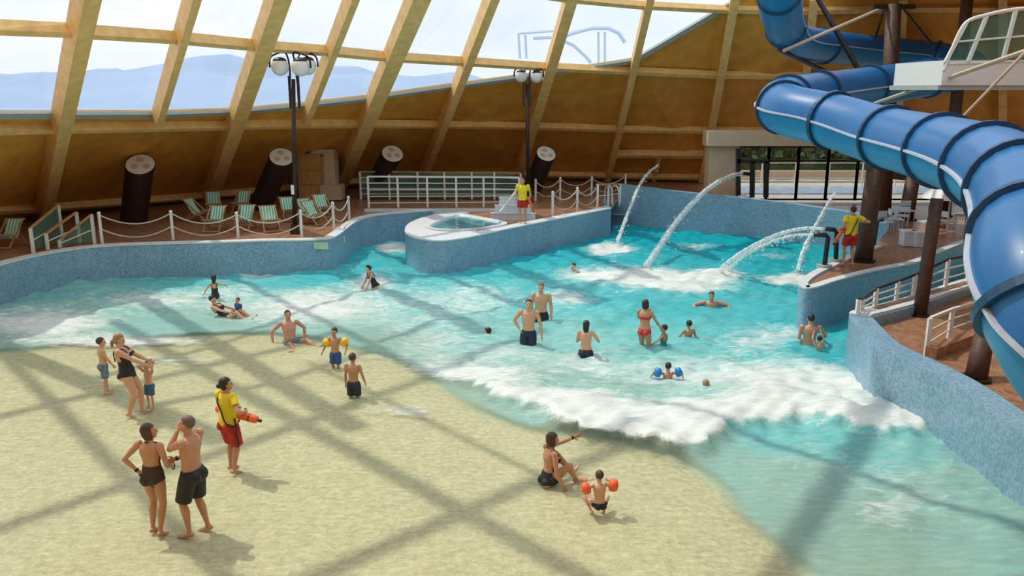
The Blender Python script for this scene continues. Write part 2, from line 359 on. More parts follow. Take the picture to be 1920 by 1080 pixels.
# keep grids inside the walls: mask faces outside later by simple clipping against the deck (the deck and walls cover them)
X, Y, nx, ny = grid(-24, 24, 4, 41, .15)
Z, sd = floor_depth(X, Y)
fm = bpy.data.materials.new('beach_floor'); fm.use_nodes = True; t = fm.node_tree; b = t.nodes['Principled BSDF']
tcn = t.nodes.new('ShaderNodeTexCoord'); at = t.nodes.new('ShaderNodeAttribute'); at.attribute_name = 'beyond'
n1 = t.nodes.new('ShaderNodeTexNoise'); n1.inputs['Scale'].default_value = 9; n1.inputs['Detail'].default_value = 8; n1.inputs['Roughness'].default_value = .78
r1 = t.nodes.new('ShaderNodeValToRGB'); r1.color_ramp.elements[0].position = .36; r1.color_ramp.elements[1].position = .62
r1.color_ramp.elements[0].color = (.54, .46, .27, 1); r1.color_ramp.elements[1].color = (.82, .74, .50, 1)
mx = t.nodes.new('ShaderNodeMix'); mx.data_type = 'RGBA'; mx.inputs['B'].default_value = (.55, .80, .74, 1)
t.links.new(tcn.outputs['Object'], n1.inputs['Vector']); t.links.new(n1.outputs['Fac'], r1.inputs[0]); t.links.new(r1.outputs[0], mx.inputs['A'])
t.links.new(at.outputs['Fac'], mx.inputs['Factor']); t.links.new(mx.outputs['Result'], b.inputs['Base Color']); b.inputs['Roughness'].default_value = .6
fl = gridmesh('floor', X, Y, Z, nx, ny, fm); attr(fl, 'beyond', sstep(-.1, .4, sd)); struct(fl, 'sand coloured sloping pool floor', 'floor')
# water ---------------------------------------------------------------
X, Y, nx, ny = grid(-24, 24, 5, 41, .08)
d, s, _ = polydist(X, Y, EDGE); sdw = np.where(polydist(X, Y, EDGE)[1]*-1 > 0, d, -d)
dep = Y*ct+HC*st; PXX = 960+F*X/dep; PYY = 540-F*(Y*st-HC*ct)/dep
rng = np.random.RandomState(3)
def waves(X, Y):
    z = np.zeros(X.shape)
    for k in range(46):
        lam = math.exp(rng.uniform(math.log(.28), math.log(3.2))); ang = rng.normal(1.75, .9); ph = rng.uniform(0, 6.28)
        a = .0085*lam**.75; z += a*np.sin((X*math.cos(ang)+Y*math.sin(ang))*6.283/lam+ph+.6*np.sin(X*.7+Y*.5*k % 3))
    return z
amp = .10+.9*sstep(-1.0, 5, sdw)
Z = waves(X, Y)*amp
# breaking wave that runs in from the deep end
WV = to_arr(spline(pz([(820, 690), (900, 722), (975, 765), (1080, 805), (1200, 822), (1300, 826), (1380, 800), (1500, 788), (1600, 800), (1700, 800)], 0), 5))
dw, sw, aw = polydist(X, Y, WV); sgn = sw*-1 if (polydist(np.array([2.]), np.array([30.]), WV)[1][0] < 0) else sw
wd = dw*sgn+.22*np.sin(aw*1.1+.4)+.13*np.sin(aw*2.9)+.08*np.sin(aw*7.3+1)+.05*np.sin(aw*15); endf = sstep(0, 3, aw)
prof = np.where(wd > 0, np.exp(-(wd/1.5)**2), np.exp(-(wd/.28)**2)); ridge = prof*endf*np.where(aw < aw.max()-.01, 1, .9)
Z += .24*ridge*(1+.15*np.sin(X*5+Y*3)+.1*np.sin(X*11-Y*7))
foam = np.zeros(X.shape)
foam += np.where(wd > 0, np.exp(-(wd/1.15)**2)*.80, np.exp(-(wd/.14)**2)*.80)*endf*(.86+.16*np.sin(aw*.9+2))
FO = [(1120, 770, 120, 30, .35), (1260, 790, 110, 30, .4), (1570, 745, 130, 42, .62), (1440, 705, 150, 32, .36), (1060, 765, 90, 26, .2), (1260, 700, 120, 30, .22), (1480, 625, 60, 18, .25), (1400, 640, 70, 25, .25),
 (1145, 467, 38, 9, .9), (1215, 520, 110, 15, .65), (1345, 515, 40, 12, .6), (1480, 522, 42, 9, .9), (1110, 515, 60, 12, .4), (1310, 462, 50, 8, .3), (1450, 480, 40, 8, .25), (1300, 540, 80, 10, .4),
 (480, 510, 32, 8, .8), (735, 465, 30, 9, .65), (80, 605, 130, 24, .55), (300, 560, 120, 18, .3), (560, 590, 170, 30, .35), (220, 640, 190, 12, .5), (620, 560, 120, 25, .25), (430, 545, 60, 10, .2), (700, 530, 40, 10, .4),
 (880, 560, 120, 35, .25), (1060, 560, 50, 12, .4), (800, 640, 110, 35, .25), (900, 700, 90, 20, .35), (1100, 680, 90, 25, .25), (960, 660, 60, 15, .25), (1640, 900, 200, 60, .08), (1500, 860, 120, 40, .08),
 (1640, 960, 60, 40, .16), (1420, 930, 90, 60, .10), (1780, 940, 140, 60, .06), (600, 670, 160, 20, .2), (760, 770, 90, 14, .35), (300, 680, 90, 8, .25), (340, 672, 120, 6, .2), (830, 690, 80, 18, .3)]
for cx, cy, rx, ry, k in FO: foam += k*np.exp(-(((PXX-cx)/rx)**2+((PYY-cy)/ry)**2))
foam += .10*sstep(.2, 3, sdw)*(1-sstep(15, 26, sdw))
# how deep / turquoise the water is, in sample places
SP = [(0, 640, .30), (100, 600, .36), (250, 570, .42), (150, 545, .50), (330, 530, .62), (520, 525, .66), (600, 520, .75), (700, 480, .80), (740, 440, .9), (450, 590, .36), (650, 600, .38), (600, 560, .46), (760, 560, .52),
 (720, 640, .30), (850, 600, .48), (900, 510, .78), (820, 520, .68), (1000, 480, .88), (1080, 450, .97), (1150, 440, 1.0), (1250, 450, 1.0), (1400, 460, 1.0), (1400, 510, .88), (1250, 500, .85), (1500, 490, .92), (1450, 560, .75), (1300, 580, .74),
 (1150, 560, .72), (1000, 560, .62), (950, 640, .44), (1100, 640, .50), (1250, 640, .56), (1380, 620, .68), (1500, 640, .74), (1560, 620, .86), (1560, 660, .78), (1000, 720, .36), (1150, 720, .36), (1300, 740, .42), (1550, 720, .5), (1450, 820, .55), (1560, 830, .55),
 (1680, 850, .48), (1500, 900, .33), (1400, 860, .36), (1600, 1000, .30), (1800, 900, .34), (1900, 1030, .34), (1500, 1050, .26), (1300, 850, .30), (1200, 845, .25), (850, 720, .22)]
num = np.zeros(X.shape); den = np.zeros(X.shape)
for px, py, v in SP:
    q = P(px, py, 0); w_ = 1/((X-q.x)**2+(Y-q.y)**2+.25)**1.6; num += w_*v; den += w_
deepv = num/den*sstep(-.12, .30, sdw+.12*np.sin(X*2.1)*np.sin(Y*1.7)+.05*np.sin(X*6+Y*4))
# water seen in the shadow side of the wave is clear and green, so less foam in front of it
wm = bpy.data.materials.new('pool_water'); wm.use_nodes = True; t = wm.node_tree; t.nodes.clear()
def nd(k, **kw):
    n = t.nodes.new(k)
    for a_, v_ in kw.items(): setattr(n, a_, v_)
    return n
L = t.links.new
out = nd('ShaderNodeOutputMaterial'); tcn = nd('ShaderNodeTexCoord')
ad = nd('ShaderNodeAttribute'); ad.attribute_name = 'deep'; af = nd('ShaderNodeAttribute'); af.attribute_name = 'foam'
nb = nd('ShaderNodeTexNoise'); nb.inputs['Scale'].default_value = .9; nb.inputs['Detail'].default_value = 6; nb.inputs['Roughness'].default_value = .65; nb.inputs['Distortion'].default_value = .8
mps = nd('ShaderNodeMapping'); mps.inputs['Scale'].default_value = (.7, 1.6, 1); L(tcn.outputs['Object'], mps.inputs[0]); L(mps.outputs[0], nb.inputs['Vector'])
m0 = nd('ShaderNodeMath', operation='MULTIPLY_ADD'); m0.inputs[1].default_value = .34; m0.inputs[2].default_value = -.17; L(nb.outputs['Fac'], m0.inputs[0])
m1 = nd('ShaderNodeMath', operation='ADD'); L(ad.outputs['Fac'], m1.inputs[0]); L(m0.outputs[0], m1.inputs[1])
cr = nd('ShaderNodeValToRGB'); e = cr.color_ramp.elements
e[0].position = 0; e[0].color = (.60, .62, .42, 1); e[1].position = 1; e[1].color = (.0, .42, .52, 1)
for p_, c_ in ((.2, (.42, .57, .45, 1)), (.38, (.34, .61, .54, 1)), (.6, (.16, .61, .62, 1)), (.8, (.045, .52, .58, 1))):
    k_ = e.new(p_); k_.color = c_
L(m1.outputs[0], cr.inputs[0])
al = nd('ShaderNodeMapRange'); al.inputs['From Max'].default_value = .4; al.inputs['To Min'].default_value = .06; al.inputs['To Max'].default_value = .88; L(ad.outputs['Fac'], al.inputs[0])
bm1 = nd('ShaderNodeTexNoise'); bm1.inputs['Scale'].default_value = 4.5; bm1.inputs['Detail'].default_value = 8; bm1.inputs['Roughness'].default_value = .68; bm1.inputs['Distortion'].default_value = .6
L(mps.outputs[0], bm1.inputs['Vector']); bp = nd('ShaderNodeBump'); bp.inputs['Strength'].default_value = .9; bp.inputs['Distance'].default_value = .05; L(bm1.outputs['Fac'], bp.inputs['Height'])
dif = nd('ShaderNodeBsdfDiffuse'); L(cr.outputs[0], dif.inputs[0]); L(bp.outputs[0], dif.inputs['Normal'])
tr = nd('ShaderNodeBsdfTransparent'); tr.inputs[0].default_value = (.93, .98, .93, 1)
mA = nd('ShaderNodeMixShader'); L(al.outputs[0], mA.inputs[0]); L(tr.outputs[0], mA.inputs[1]); L(dif.outputs[0], mA.inputs[2])
# foam
nf = nd('ShaderNodeTexNoise'); nf.inputs['Scale'].default_value = 2.6; nf.inputs['Detail'].default_value = 10; nf.inputs['Roughness'].default_value = .72; nf.inputs['Distortion'].default_value = 1.2
L(mps.outputs[0], nf.inputs['Vector'])
f1 = nd('ShaderNodeMath', operation='ADD'); L(nf.outputs['Fac'], f1.inputs[0]); L(af.outputs['Fac'], f1.inputs[1])
fr_ = nd('ShaderNodeMapRange'); fr_.inputs['From Min'].default_value = .70; fr_.inputs['From Max'].default_value = 1.02; fr_.inputs['To Max'].default_value = .95; L(f1.outputs[0], fr_.inputs[0])
fd = nd('ShaderNodeBsdfDiffuse'); fd.inputs[0].default_value = (.80, .85, .81, 1)
nfb = nd('ShaderNodeBump'); nfb.inputs['Strength'].default_value = .6; nfb.inputs['Distance'].default_value = .08; L(nf.outputs['Fac'], nfb.inputs['Height']); L(nfb.outputs[0], fd.inputs['Normal'])
mB = nd('ShaderNodeMixShader'); L(fr_.outputs[0], mB.inputs[0]); L(mA.outputs[0], mB.inputs[1]); L(fd.outputs[0], mB.inputs[2])
gl = nd('ShaderNodeBsdfGlossy'); gl.inputs['Roughness'].default_value = .12; L(bp.outputs[0], gl.inputs['Normal'])
fz = nd('ShaderNodeFresnel'); fz.inputs[0].default_value = 1.33; L(bp.outputs[0], fz.inputs['Normal'])
fm_ = nd('ShaderNodeMath', operation='MULTIPLY'); fm_.inputs[1].default_value = .75; L(fz.outputs[0], fm_.inputs[0])
mC = nd('ShaderNodeMixShader'); L(fm_.outputs[0], mC.inputs[0]); L(mB.outputs[0], mC.inputs[1]); L(gl.outputs[0], mC.inputs[2]); L(mC.outputs[0], out.inputs[0])
# keep the sheet inside the pool: drop faces well behind the walls
from mathutils import kdtree
poolpoly = [(v.x, v.y) for v in L_] + [(v.x, v.y) for v in I_] + [(v.x, v.y) for v in B_] + [(v.x, v.y) for v in PEN] + [(v.x, v.y) for v in R_] + [(23, 4), (-24, 4)]
def inside(X, Y, poly):
    r = np.zeros(X.shape, bool); n = len(poly)
    for i in range(n):
        (x1, y1), (x2, y2) = poly[i], poly[(i+1) % n]
        if y1 == y2: continue
        c = ((y1 > Y) != (y2 > Y)) & (X < (x2-x1)*(Y-y1)/(y2-y1)+x1); r ^= c
    return r
ins = inside(X, Y, poolpoly)
def trimmesh(o, keep):
    bm = bmesh.new(); bm.from_mesh(o.data); bm.verts.ensure_lookup_table()
    kp = keep.ravel(); bmesh.ops.delete(bm, geom=[f for f in bm.faces if not any(kp[v.index] for v in f.verts)], context='FACES')
    bmesh.ops.delete(bm, geom=[v for v in bm.verts if not v.link_faces], context='VERTS'); bm.to_mesh(o.data); bm.free()
wo_ = gridmesh('water', X, Y, Z, nx, ny, wm); attr(wo_, 'deep', deepv); attr(wo_, 'foam', foam); trimmesh(wo_, ins)
wo_['kind'] = 'stuff'; tag(wo_, 'turquoise wave pool water with white foam', 'water')
WX0, WY0, WST, WNX = -24, 5, .08, nx
WZ = Z
def water_z(x, y):
    i = int(round((x-WX0)/WST)); j = int(round((y-WY0)/WST))
    return float(WZ[min(max(j, 0), ny-1), min(max(i, 0), nx-1)])
# ================================================================== OUTSIDE
bank = []
X, Y, nx, ny = grid(-700, 500, 60, 620, 14)
rs = np.random.RandomState(5); H = np.zeros(X.shape)
for k in range(14):
    lam = rs.uniform(60, 260); an = rs.uniform(0, 6.28); H += np.sin((X*math.cos(an)+Y*math.sin(an))*6.283/lam+rs.uniform(0, 6))
Z = (14+H*1.6)*sstep(230, 420, Y)*sstep(260, -60, X)-1
o = gridmesh('hills', X, Y, Z, nx, ny, M['hill']); struct(o, 'pale hills with haze in their colour, seen through the roof glass', 'hill')
# faint steel arches of a ride beyond the glass
far = [((972, 63), (975, 110)), ((985, 66), (987, 110)), ((972, 63), (1040, 58)), ((1122, 60), (1122, 118)), ((1134, 60), (1134, 118))]
mb = MB()
for p, q in far: mb.tube([Q(*p, 150), Q(*q, 150)], .22, 6)
mb.tube([Q(x, y, 150) for x, y in ((1040, 75), (1075, 62), (1110, 53), (1140, 53), (1160, 62), (1172, 80))], .35, 6)
mb.tube([Q(x, y, 150) for x, y in ((1000, 72), (1040, 70), (1075, 85), (1100, 108), (1108, 118))], .3, 6)
tag(mb.build('fairground_ride', 'far_steel'), 'faint pale steel arch and posts beyond the roof glass', 'ride')
# window wall at the back right ------------------------------------
def base_at(px, z=DZ): return P(px, 345 if px < 1500 else 350, z)
WY = 41.0
def wp(px, py): return Q(px, py, WY)
def quadbox(mb, px0, py0, px1, py1, Y, th):
    pm = (py0+py1)/2; a, b = Q(px0, pm, Y), Q(px1, pm, Y); a.z = Q(px0, py0, Y).z; b.z = Q(px0, py1, Y).z; return mb.box(((a.x+b.x)/2, Y+th/2, (a.z+b.z)/2), (abs(b.x-a.x), th, abs(a.z-b.z)))
w_ = MB(); quadbox(w_, 1328, 272, 1384, 374, WY-.4, .8); quadbox(w_, 1328, 246, 1640, 274, WY-.8, 1.2)
struct(w_.build('wall_window_surround', 'tan'), 'beige wall and lintel beside the garden windows', 'wall')
for k, (x0, x1) in enumerate(((1384, 1440), (1440, 1496), (1496, 1552), (1552, 1608), (1608, 1664), (1664, 1720), (1720, 1790), (1790, 1860))):
    g = MB(); quadbox(g, x0+1, 275, x1-1, 374, WY, .02); gl_n[0] += 1; gw = g.build('window_%d' % gl_n[0], 'glass'); struct(gw, 'tall garden window pane', 'window')
    fr = MB()
    for xx in (x0, x1): quadbox(fr, xx-2.2, 275, xx+2.2, 376, WY-.05, .12)
    for yy in (276, 301, 374): quadbox(fr, x0, yy-1.5, x1, yy+1.5, WY-.04, .1)
    fr.build('window_frame', 'black', gw)
mb = MB()
mb.add([(-60, WY+.4, .5), (90, WY+.4, .5), (120, 110, .5), (-80, 110, .5)], [(0, 1, 2, 3)])
struct(mb.build('floor_terrace', 'lawn'), 'pale paved terrace outside the windows', 'ground')
pool = MB().box((25, 51.5, .53), (24, 3.2, .06)); struct(pool.build('floor_outdoor_pool', mat('pool_pale', (.28, .42, .58), .2, noise_amt=.3, nscale=1.5)), 'outdoor pool beyond the windows', 'pool')
rl = thing('terrace_fence', 'white rail fence on the terrace outside the windows', 'fence', (12, 54.5, .5))
for k in range(13): MB().box((12+k*2.2, 54.5, 1.25), (.08, .08, 1.5)).build('post', 'white', rl)
for z in (1.0, 1.5, 2.0): MB().bar((12, 54.5, z), (38.4, 54.5, z), .06, .05).build('rail', 'white', rl)
lw = MB().box((30, 57, 1.0), (60, .5, .5)); tag(lw.build('garden_wall', 'tan'), 'low tan garden wall beyond the terrace', 'wall')
random.seed(11)
hd = thing('hedge', 'dark green hedge outside behind the garden windows', 'hedge', (24, 60, .5))
mb = MB()
for j in range(1500):
    c = Vector((random.uniform(8, 42), 60+random.gauss(0, .5), random.uniform(1.6, 3.6)))
    u = Vector((random.gauss(0, 1), random.gauss(0, 1), random.gauss(0, 1))).normalized(); v = u.orthogonal().normalized()*random.uniform(.15, .4); w2 = u.cross(v)
    mb.add([c-v, c+w2, c+v, c-w2], [(0, 1, 2, 3)])
hf = mb.build('foliage', 'leaf', hd); hf['kind'] = 'stuff'
MB().box((25, 60.6, 2.0), (36, .8, 3.0)).build('stems', 'leaf', hd)
# ================================================================== SLIDE
SP_ = [(1460, -60, 30), (1462, 0, 32), (1470, 45, 34.5), (1495, 78, 37), (1560, 88, 40), (1650, 98, 42), (1740, 106, 42.5), (1800, 118, 41), (1812, 133, 38), (1740, 146, 35), (1650, 160, 33), (1560, 172, 31), (1495, 182, 29.2),
       (1464, 193, 27), (1482, 208, 25), (1560, 226, 23.5), (1650, 254, 21.5), (1740, 276, 18.8), (1822, 300, 16), (1895, 338, 13.4), (1936, 400, 11.5), (1944, 500, 10), (1980, 605, 9.3), (2060, 720, 8.8), (2180, 840, 8.4)]
path = spline([Q(*p) for p in SP_], 10); RS = .74
slide = thing('water_slide', 'long winding blue tube water slide with bolted dark flanges', 'slide', path[0])
def frame(i):
    d = (path[min(i+1, len(path)-1)]-path[max(i-1, 0)]).normalized(); x = d.cross(Vector((0, 0, 1))).normalized(); return d, x, x.cross(d)
cuts = [0, 8, 22, 38, 50, 62, 78, 90, 102, 113, 124, 136, 150, 162, 173, 184, 194, 205, 217, 230]
cuts = [c for c in cuts if c < len(path)-1]+[len(path)-1]
NS = 20
for a_, b_ in zip(cuts[:-1], cuts[1:]):
    for nm, m_, t0 in (('upper_shell', 'slide', 0), ('lower_shell', 'slide_lo_lit', math.pi)):
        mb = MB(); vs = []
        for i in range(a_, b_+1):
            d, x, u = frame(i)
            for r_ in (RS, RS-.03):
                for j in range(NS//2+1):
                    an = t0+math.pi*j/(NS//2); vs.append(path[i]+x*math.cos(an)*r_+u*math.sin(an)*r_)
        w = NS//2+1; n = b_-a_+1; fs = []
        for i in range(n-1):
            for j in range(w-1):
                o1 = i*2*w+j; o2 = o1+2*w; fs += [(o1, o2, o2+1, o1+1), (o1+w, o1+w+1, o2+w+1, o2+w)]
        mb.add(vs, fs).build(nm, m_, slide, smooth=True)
    for s in (-1, 1):
        mb = MB(); vs = []
        for i in range(a_, b_+1):
            d, x, u = frame(i); c = path[i]+x*s*RS
            vs += [c+x*s*.06+u*.025, c+x*s*.06-u*.025, c-x*s*.02-u*.025, c-x*s*.02+u*.025]
        mb.add(vs, [(i*4+k, i*4+(k+1) % 4, i*4+4+(k+1) % 4, i*4+4+k) for i in range(b_-a_) for k in range(4)]).build('seam', 'seam', slide)
for c_ in cuts[1:-1]:
    d, x, u = frame(c_); mb = MB(); vs = []; n = 28
    for k, (r_, o_) in enumerate(((RS-.01, -.06), (RS+.085, -.06), (RS+.085, .06), (RS-.01, .06))):
        vs += [path[c_]+(x*math.cos(6.2832*j/n)+u*math.sin(6.2832*j/n))*r_+d*o_ for j in range(n)]
    fs = [(k*n+j, k*n+(j+1) % n, ((k+1) % 4)*n+(j+1) % n, ((k+1) % 4)*n+j) for k in range(4) for j in range(n)]
    fo = mb.add(vs, fs).build('flange', 'flange', slide)
    if False:
        bb = MB()
        for j in range(26):
            an = 6.2832*j/26; p = path[c_]+(x*math.cos(an)+u*math.sin(an))*(RS+.085); bb.ball(p, .018, 6)
        q = bb.build('bolt_ring', 'seam', fo)
# supports: (top px, top distance, base px, base z, r, label)
def top_of(px, py, D): return Q(px, py, D)
POLES = [((1644, 290, 25.6), (1618, 490), DZ-.02, .27, 'thick brown pole beside the right lifeguard on the peninsula'),
         ((1757, 372, 20.4), (1724, 592), DZ-.25, .16, 'slim brown pole standing by the white channel railing'),
         ((1846, 628, 15.2), (1829, 712), DZ-.25, .20, 'short brown pole under the lowest bend of the slide'),
         ((1676, 8, 38), (1655, 400), DZ-.02, .33, 'tall brown pole rising behind the far slide loop'),
         ((1818, -40, 36), (1770, 405), DZ-.02, .25, 'tall brown pole beside the white viewing platform'),
         ((1712, 333, 37), (1698, 412), DZ-.02, .3, 'short dark pole in the far right seating area')]
for (tx, ty, td), (bx, by), bz, r, lb in POLES:
    b0 = P(bx, by, bz); t0 = top_of(tx, ty, b0.y*.5+td*.5 if abs(td-b0.y) < 8 else td)
    t0 = top_of(tx, ty, b0.y+.3); rt = thing('support_pole', lb, 'pole', b0)
    MB().tube([b0, b0+(t0-b0)*.5, t0], [r*1.06, r, r*.94], 16).build('shaft', 'pole', rt, smooth=True)
    MB().tube([b0, b0+Vector((0, 0, .06))], r*1.45, 16).build('base_plate', 'dark', rt)
    if ty > 0 and 'lim' not in lb and 'short' not in lb: MB().bar(t0-Vector((.9, 0, .1)), t0+Vector((.9, 0, -.1)), .22, .2).build('bracket', 'dark', rt)
def rod(name, p, q, r, m, label, cat='rod'): return tag(MB().tube([p, q], r, 6).build(name, m), label, cat)
rod('tie_rod', Q(1640, 194, 30), Q(1925, 95, 20), .06, 'tan', 'pale tie rod running from the slide up to the white platform')
rod('tie_rod', Q(1795, 230, 19), Q(1925, 95, 18), .035, 'tan', 'thin tie rod descending from the platform to the slide')
rod('tie_rod', Q(1470, 95, 33), Q(1662, 12, 38), .07, 'tan', 'pale tie rod from the far slide bend to the tall pole')
rod('brace_strut', Q(1532, -5, 38), Q(1608, 128, 37), .12, 'dark', 'dark diagonal strut crossing the far slide')
rod('brace_strut', Q(1462, 93, 35), Q(1555, 138, 40), .10, 'dark', 'dark strut under the far upper bend of the slide')
rod('brace_strut', Q(1660, 12, 38), Q(1640, 75, 42), .05, 'dark', 'short dark stay left of the tall pole top')
rod('brace_strut', Q(1690, 12, 38), Q(1745, 80, 41), .05, 'dark', 'short dark stay right of the tall pole top')
# platform top right -------------------------------------------------
pl = thing('viewing_platform', 'white raised viewing platform with curved glass railing', 'platform', Q(1850, 140, 24))
mb = MB(); pf = [Q(1765, 160, 24), Q(1925, 157, 24)]
a, b = Q(1766, 146, 24), Q(1990, 140, 24)
mb.box(((a.x+b.x)/2, 25.5, (Q(1800, 160, 24).z+Q(1800, 113, 24).z)/2), (b.x-a.x, 3, Q(1800, 113, 24).z-Q(1800, 160, 24).z)); mb.build('floor_slab', 'white', pl)
MB().box(((a.x+b.x)/2, 25.6, Q(1800, 164, 24).z), (b.x-a.x+.1, 3.1, .14)).build('base_trim', 'sill', pl)
top = [Q(x, y, 24) for x, y in ((1770, 132), (1790, 80), (1812, 42), (1850, 28), (1900, 18), (1990, 10))]
bot = [Q(x, y, 24) for x, y in ((1770, 120), (1790, 118), (1830, 116), (1875, 114), (1920, 113), (1990, 112))]
MB().tube(spline(top, 5), .05, 8).build('handrail', 'white', pl)
for k, (tx, ty, bx, by) in enumerate(((1812, 42, 1772, 118), (1850, 30, 1815, 116), (1905, 18, 1880, 114), (1960, 12, 1945, 112))):
    MB().bar(Q(tx, ty, 24), Q(bx, by, 24), .09, .09).build('railing_post', 'white', pl)
for y0, y1, x0 in ((78, 62, 1798), (120, 112, 1778)):
    MB().tube([Q(x0, y0, 24), Q(1985, y1, 24)], .03, 6).build('rail', 'white', pl)
gp = MB().add([Q(1776, 116, 24.05), Q(1985, 112, 24.05), Q(1985, 14, 24.05), Q(1850, 32, 24.05), Q(1812, 46, 24.05)], [(0, 1, 2, 3, 4)]); gp.build('glass_panel', 'gpanel', pl)
# ================================================================== LAMPS, UPLIGHT DRUMS
def lamp(px, pyb, pyt, globes, r, label):
    b0 = P(px+3, pyb, DZ); Y_ = b0.y; t0 = Q(px, pyt, Y_); rt = thing('lamp_post', label, 'lamp', b0, 'globe lamp posts')
    MB().tube([b0, b0+(t0-b0)*.98], [.10, .075], 10).build('pole', 'dark', rt, smooth=True)
    MB().tube([b0, b0+Vector((0, 0, .35))], [.2, .14], 12).build('base', 'dark', rt)
    for s in (-1, 1): MB().bar(t0+Vector((s*.16, 0, -1.2)), t0+Vector((s*.16, 0, .0)), .09, .09).build('bracket_bar', 'dark', rt)
    if 'deckchairs' in label: MB().box(Q(550, 355, Y_)-Vector((0, .12, 0)), (.12, .03, .36)).build('notice', 'sign_w', rt)
    for gx, gy, dy in globes:
        g_ = Q(gx, gy, Y_+dy); gl_ = MB().ball(g_, r, 18).build('globe', 'globe', rt, smooth=True)
        MB().ball(g_+Vector((0, 0, r*.55)), (r*.8, r*.8, r*.52), 14).build('cap', 'dark', gl_, smooth=True)
        s = -1 if gx < px else 1; e_ = g_+Vector((s*r*1.15, 0, -r*.1)); pk = g_+Vector((0, 0, r*1.5))
        MB().tube(spline([t0+Vector((s*.16, 0, -.6)), t0+Vector((s*.12, 0, r)), pk+Vector((-s*r*.7, 0, 0)), pk, g_+Vector((s*r, 0, r)), e_], 5), .035, 6).build('arm', 'dark', rt, smooth=True)
    return rt
lamp(550, 437, 142, ((525, 125, -.2), (563, 126, -.6), (577, 124, .4)), .33, 'tall dark lamp post with three white globes beside the deckchairs')
lamp(988, 379, 152, ((977, 143, 0), (1006, 144, 0)), .29, 'tall dark lamp post with two white globes behind the bridge end')
for cx, cy, bx, by, D, r, lb in ((263, 308, 250, 415, 34.5, .54, 'nearest the steps at the left'), (528, 294, 488, 388, 38.5, .52, 'beside the wooden door, behind the deckchairs'), (736, 288, 705, 345, 42.5, .52, 'behind the left end of the bridge'), (1024, 288, 1000, 350, 44, .50, 'right of the bridge and behind the rope fence')):
    T = Q(cx, cy, D-.4); B = Q(bx, by, D+.2); ax = (T-B).normalized(); nrm_ = (ax+Vector((.14, -.9, .55))).normalized()
    rt = thing('uplighter_drum', 'leaning brown drum uplighter with pale grille '+lb, 'light', B, 'leaning drum uplighters')
    x_ = ax.cross(Vector((0, 0, 1))).normalized(); y_ = x_.cross(ax); vs = []
    for k in range(28):
        e_ = (x_*math.cos(k*math.pi/14)+y_*math.sin(k*math.pi/14))*r; vs.append((B+e_, T+e_-ax*((e_).dot(nrm_)/ax.dot(nrm_)), T+e_*1.04-ax*(e_.dot(nrm_)/ax.dot(nrm_)+.16), T+e_*1.04-ax*(e_.dot(nrm_)/ax.dot(nrm_)-.01)))
    MB().add([v[0] for v in vs]+[v[1] for v in vs], [(k, (k+1) % 28, 28+(k+1) % 28, 28+k) for k in range(28)]).build('drum', 'dark', rt, smooth=True)
    MB().add([v[2] for v in vs]+[v[3] for v in vs], [(k, (k+1) % 28, 28+(k+1) % 28, 28+k) for k in range(28)]).build('collar', 'dark', rt)
    fa = MB().add([v[1]+nrm_*.0 for v in vs], [tuple(range(28))]).build('grille', 'grille', rt)
    x = nrm_.cross(Vector((0, 0, 1))).normalized(); y = nrm_.cross(x); sp = MB()
    for k in range(3):
        an = k*2.1+.5; c = T+nrm_*.05+(x*math.cos(an)+y*math.sin(an))*r*.48; sp.tube([c-nrm_*.06, c-nrm_*.03], r*.26, 14)
    sp.build('lamp_socket', 'tan', fa)
# ================================================================== DOOR BLOCK
Yd = 41.5
w_ = MB(); quadbox(w_, 557, 280, 628, 377, Yd+.1, 1.0); quadbox(w_, 600, 348, 640, 375, Yd-.1, .9)
struct(w_.build('wall_door_block', 'tan'), 'beige projecting block that holds the wooden door', 'wall')
d1 = MB(); quadbox(d1, 562, 293, 604, 374, Yd+.02, .08); d1o = d1.build('door_1', 'door'); struct(d1o, 'wooden plank door in the beige block', 'door')
fr = MB()
for a_ in ((559, 290, 563, 374), (603, 290, 607, 374), (559, 289, 607, 293), (563, 318, 603, 319.5), (563, 345, 603, 346.5)): quadbox(fr, *a_, Yd-.03, .1)
fr.build('door_frame', 'wood', d1o)
ex = MB(); quadbox(ex, 566, 279, 582, 287, Yd-.1, .12); tag(ex.build('emergency_light', 'black'), 'small dark light fitting above the wooden door', 'light')
# ================================================================== RAILINGS, ROPES
def post_h(px, pb, pt): b0 = P(px, pb, DZ); return b0, Q(px, pt, b0.y).z-DZ
def ropefence(posts, label):
    rt = thing('rope_fence', label, 'fence', P(posts[0][0], posts[0][1], DZ)); tops = []
    for px, pb, pt in posts:
        b0, h = post_h(px, pb, pt); tops.append((b0, h))
        pp = MB().tube([b0, b0+Vector((0, 0, h))], .055, 10).build('post', 'white', rt); MB().ball(b0+Vector((0, 0, h)), .07, 8).build('finial', 'white', pp)
    for (a, ha), (b, hb) in zip(tops[:-1], tops[1:]):
        for f in (.95, .5):
            pts = [a.lerp(b, k/10)+Vector((0, 0, (ha+(hb-ha)*k/10)*f-.36*(1-(k/5-1)**2))) for k in range(11)]
            MB().tube(pts, .028, 6).build('rope', 'rope', rt, smooth=True)
ropefence([(192, 458, 400), (325, 450, 397), (447, 447, 400), (566, 445, 396), (626, 430, 381), (655, 413, 370)], 'white post and rope fence in front of the deckchairs')
ropefence([(1036, 405, 361), (1082, 396, 353), (1120, 387, 347)], 'white post and rope fence along the island edge by the lifeguard')
ropefence([(1004, 377, 338), (1050, 372, 334), (1109, 367, 333), (1172, 362, 328)], 'white post and rope fence behind the island, below the right drum')
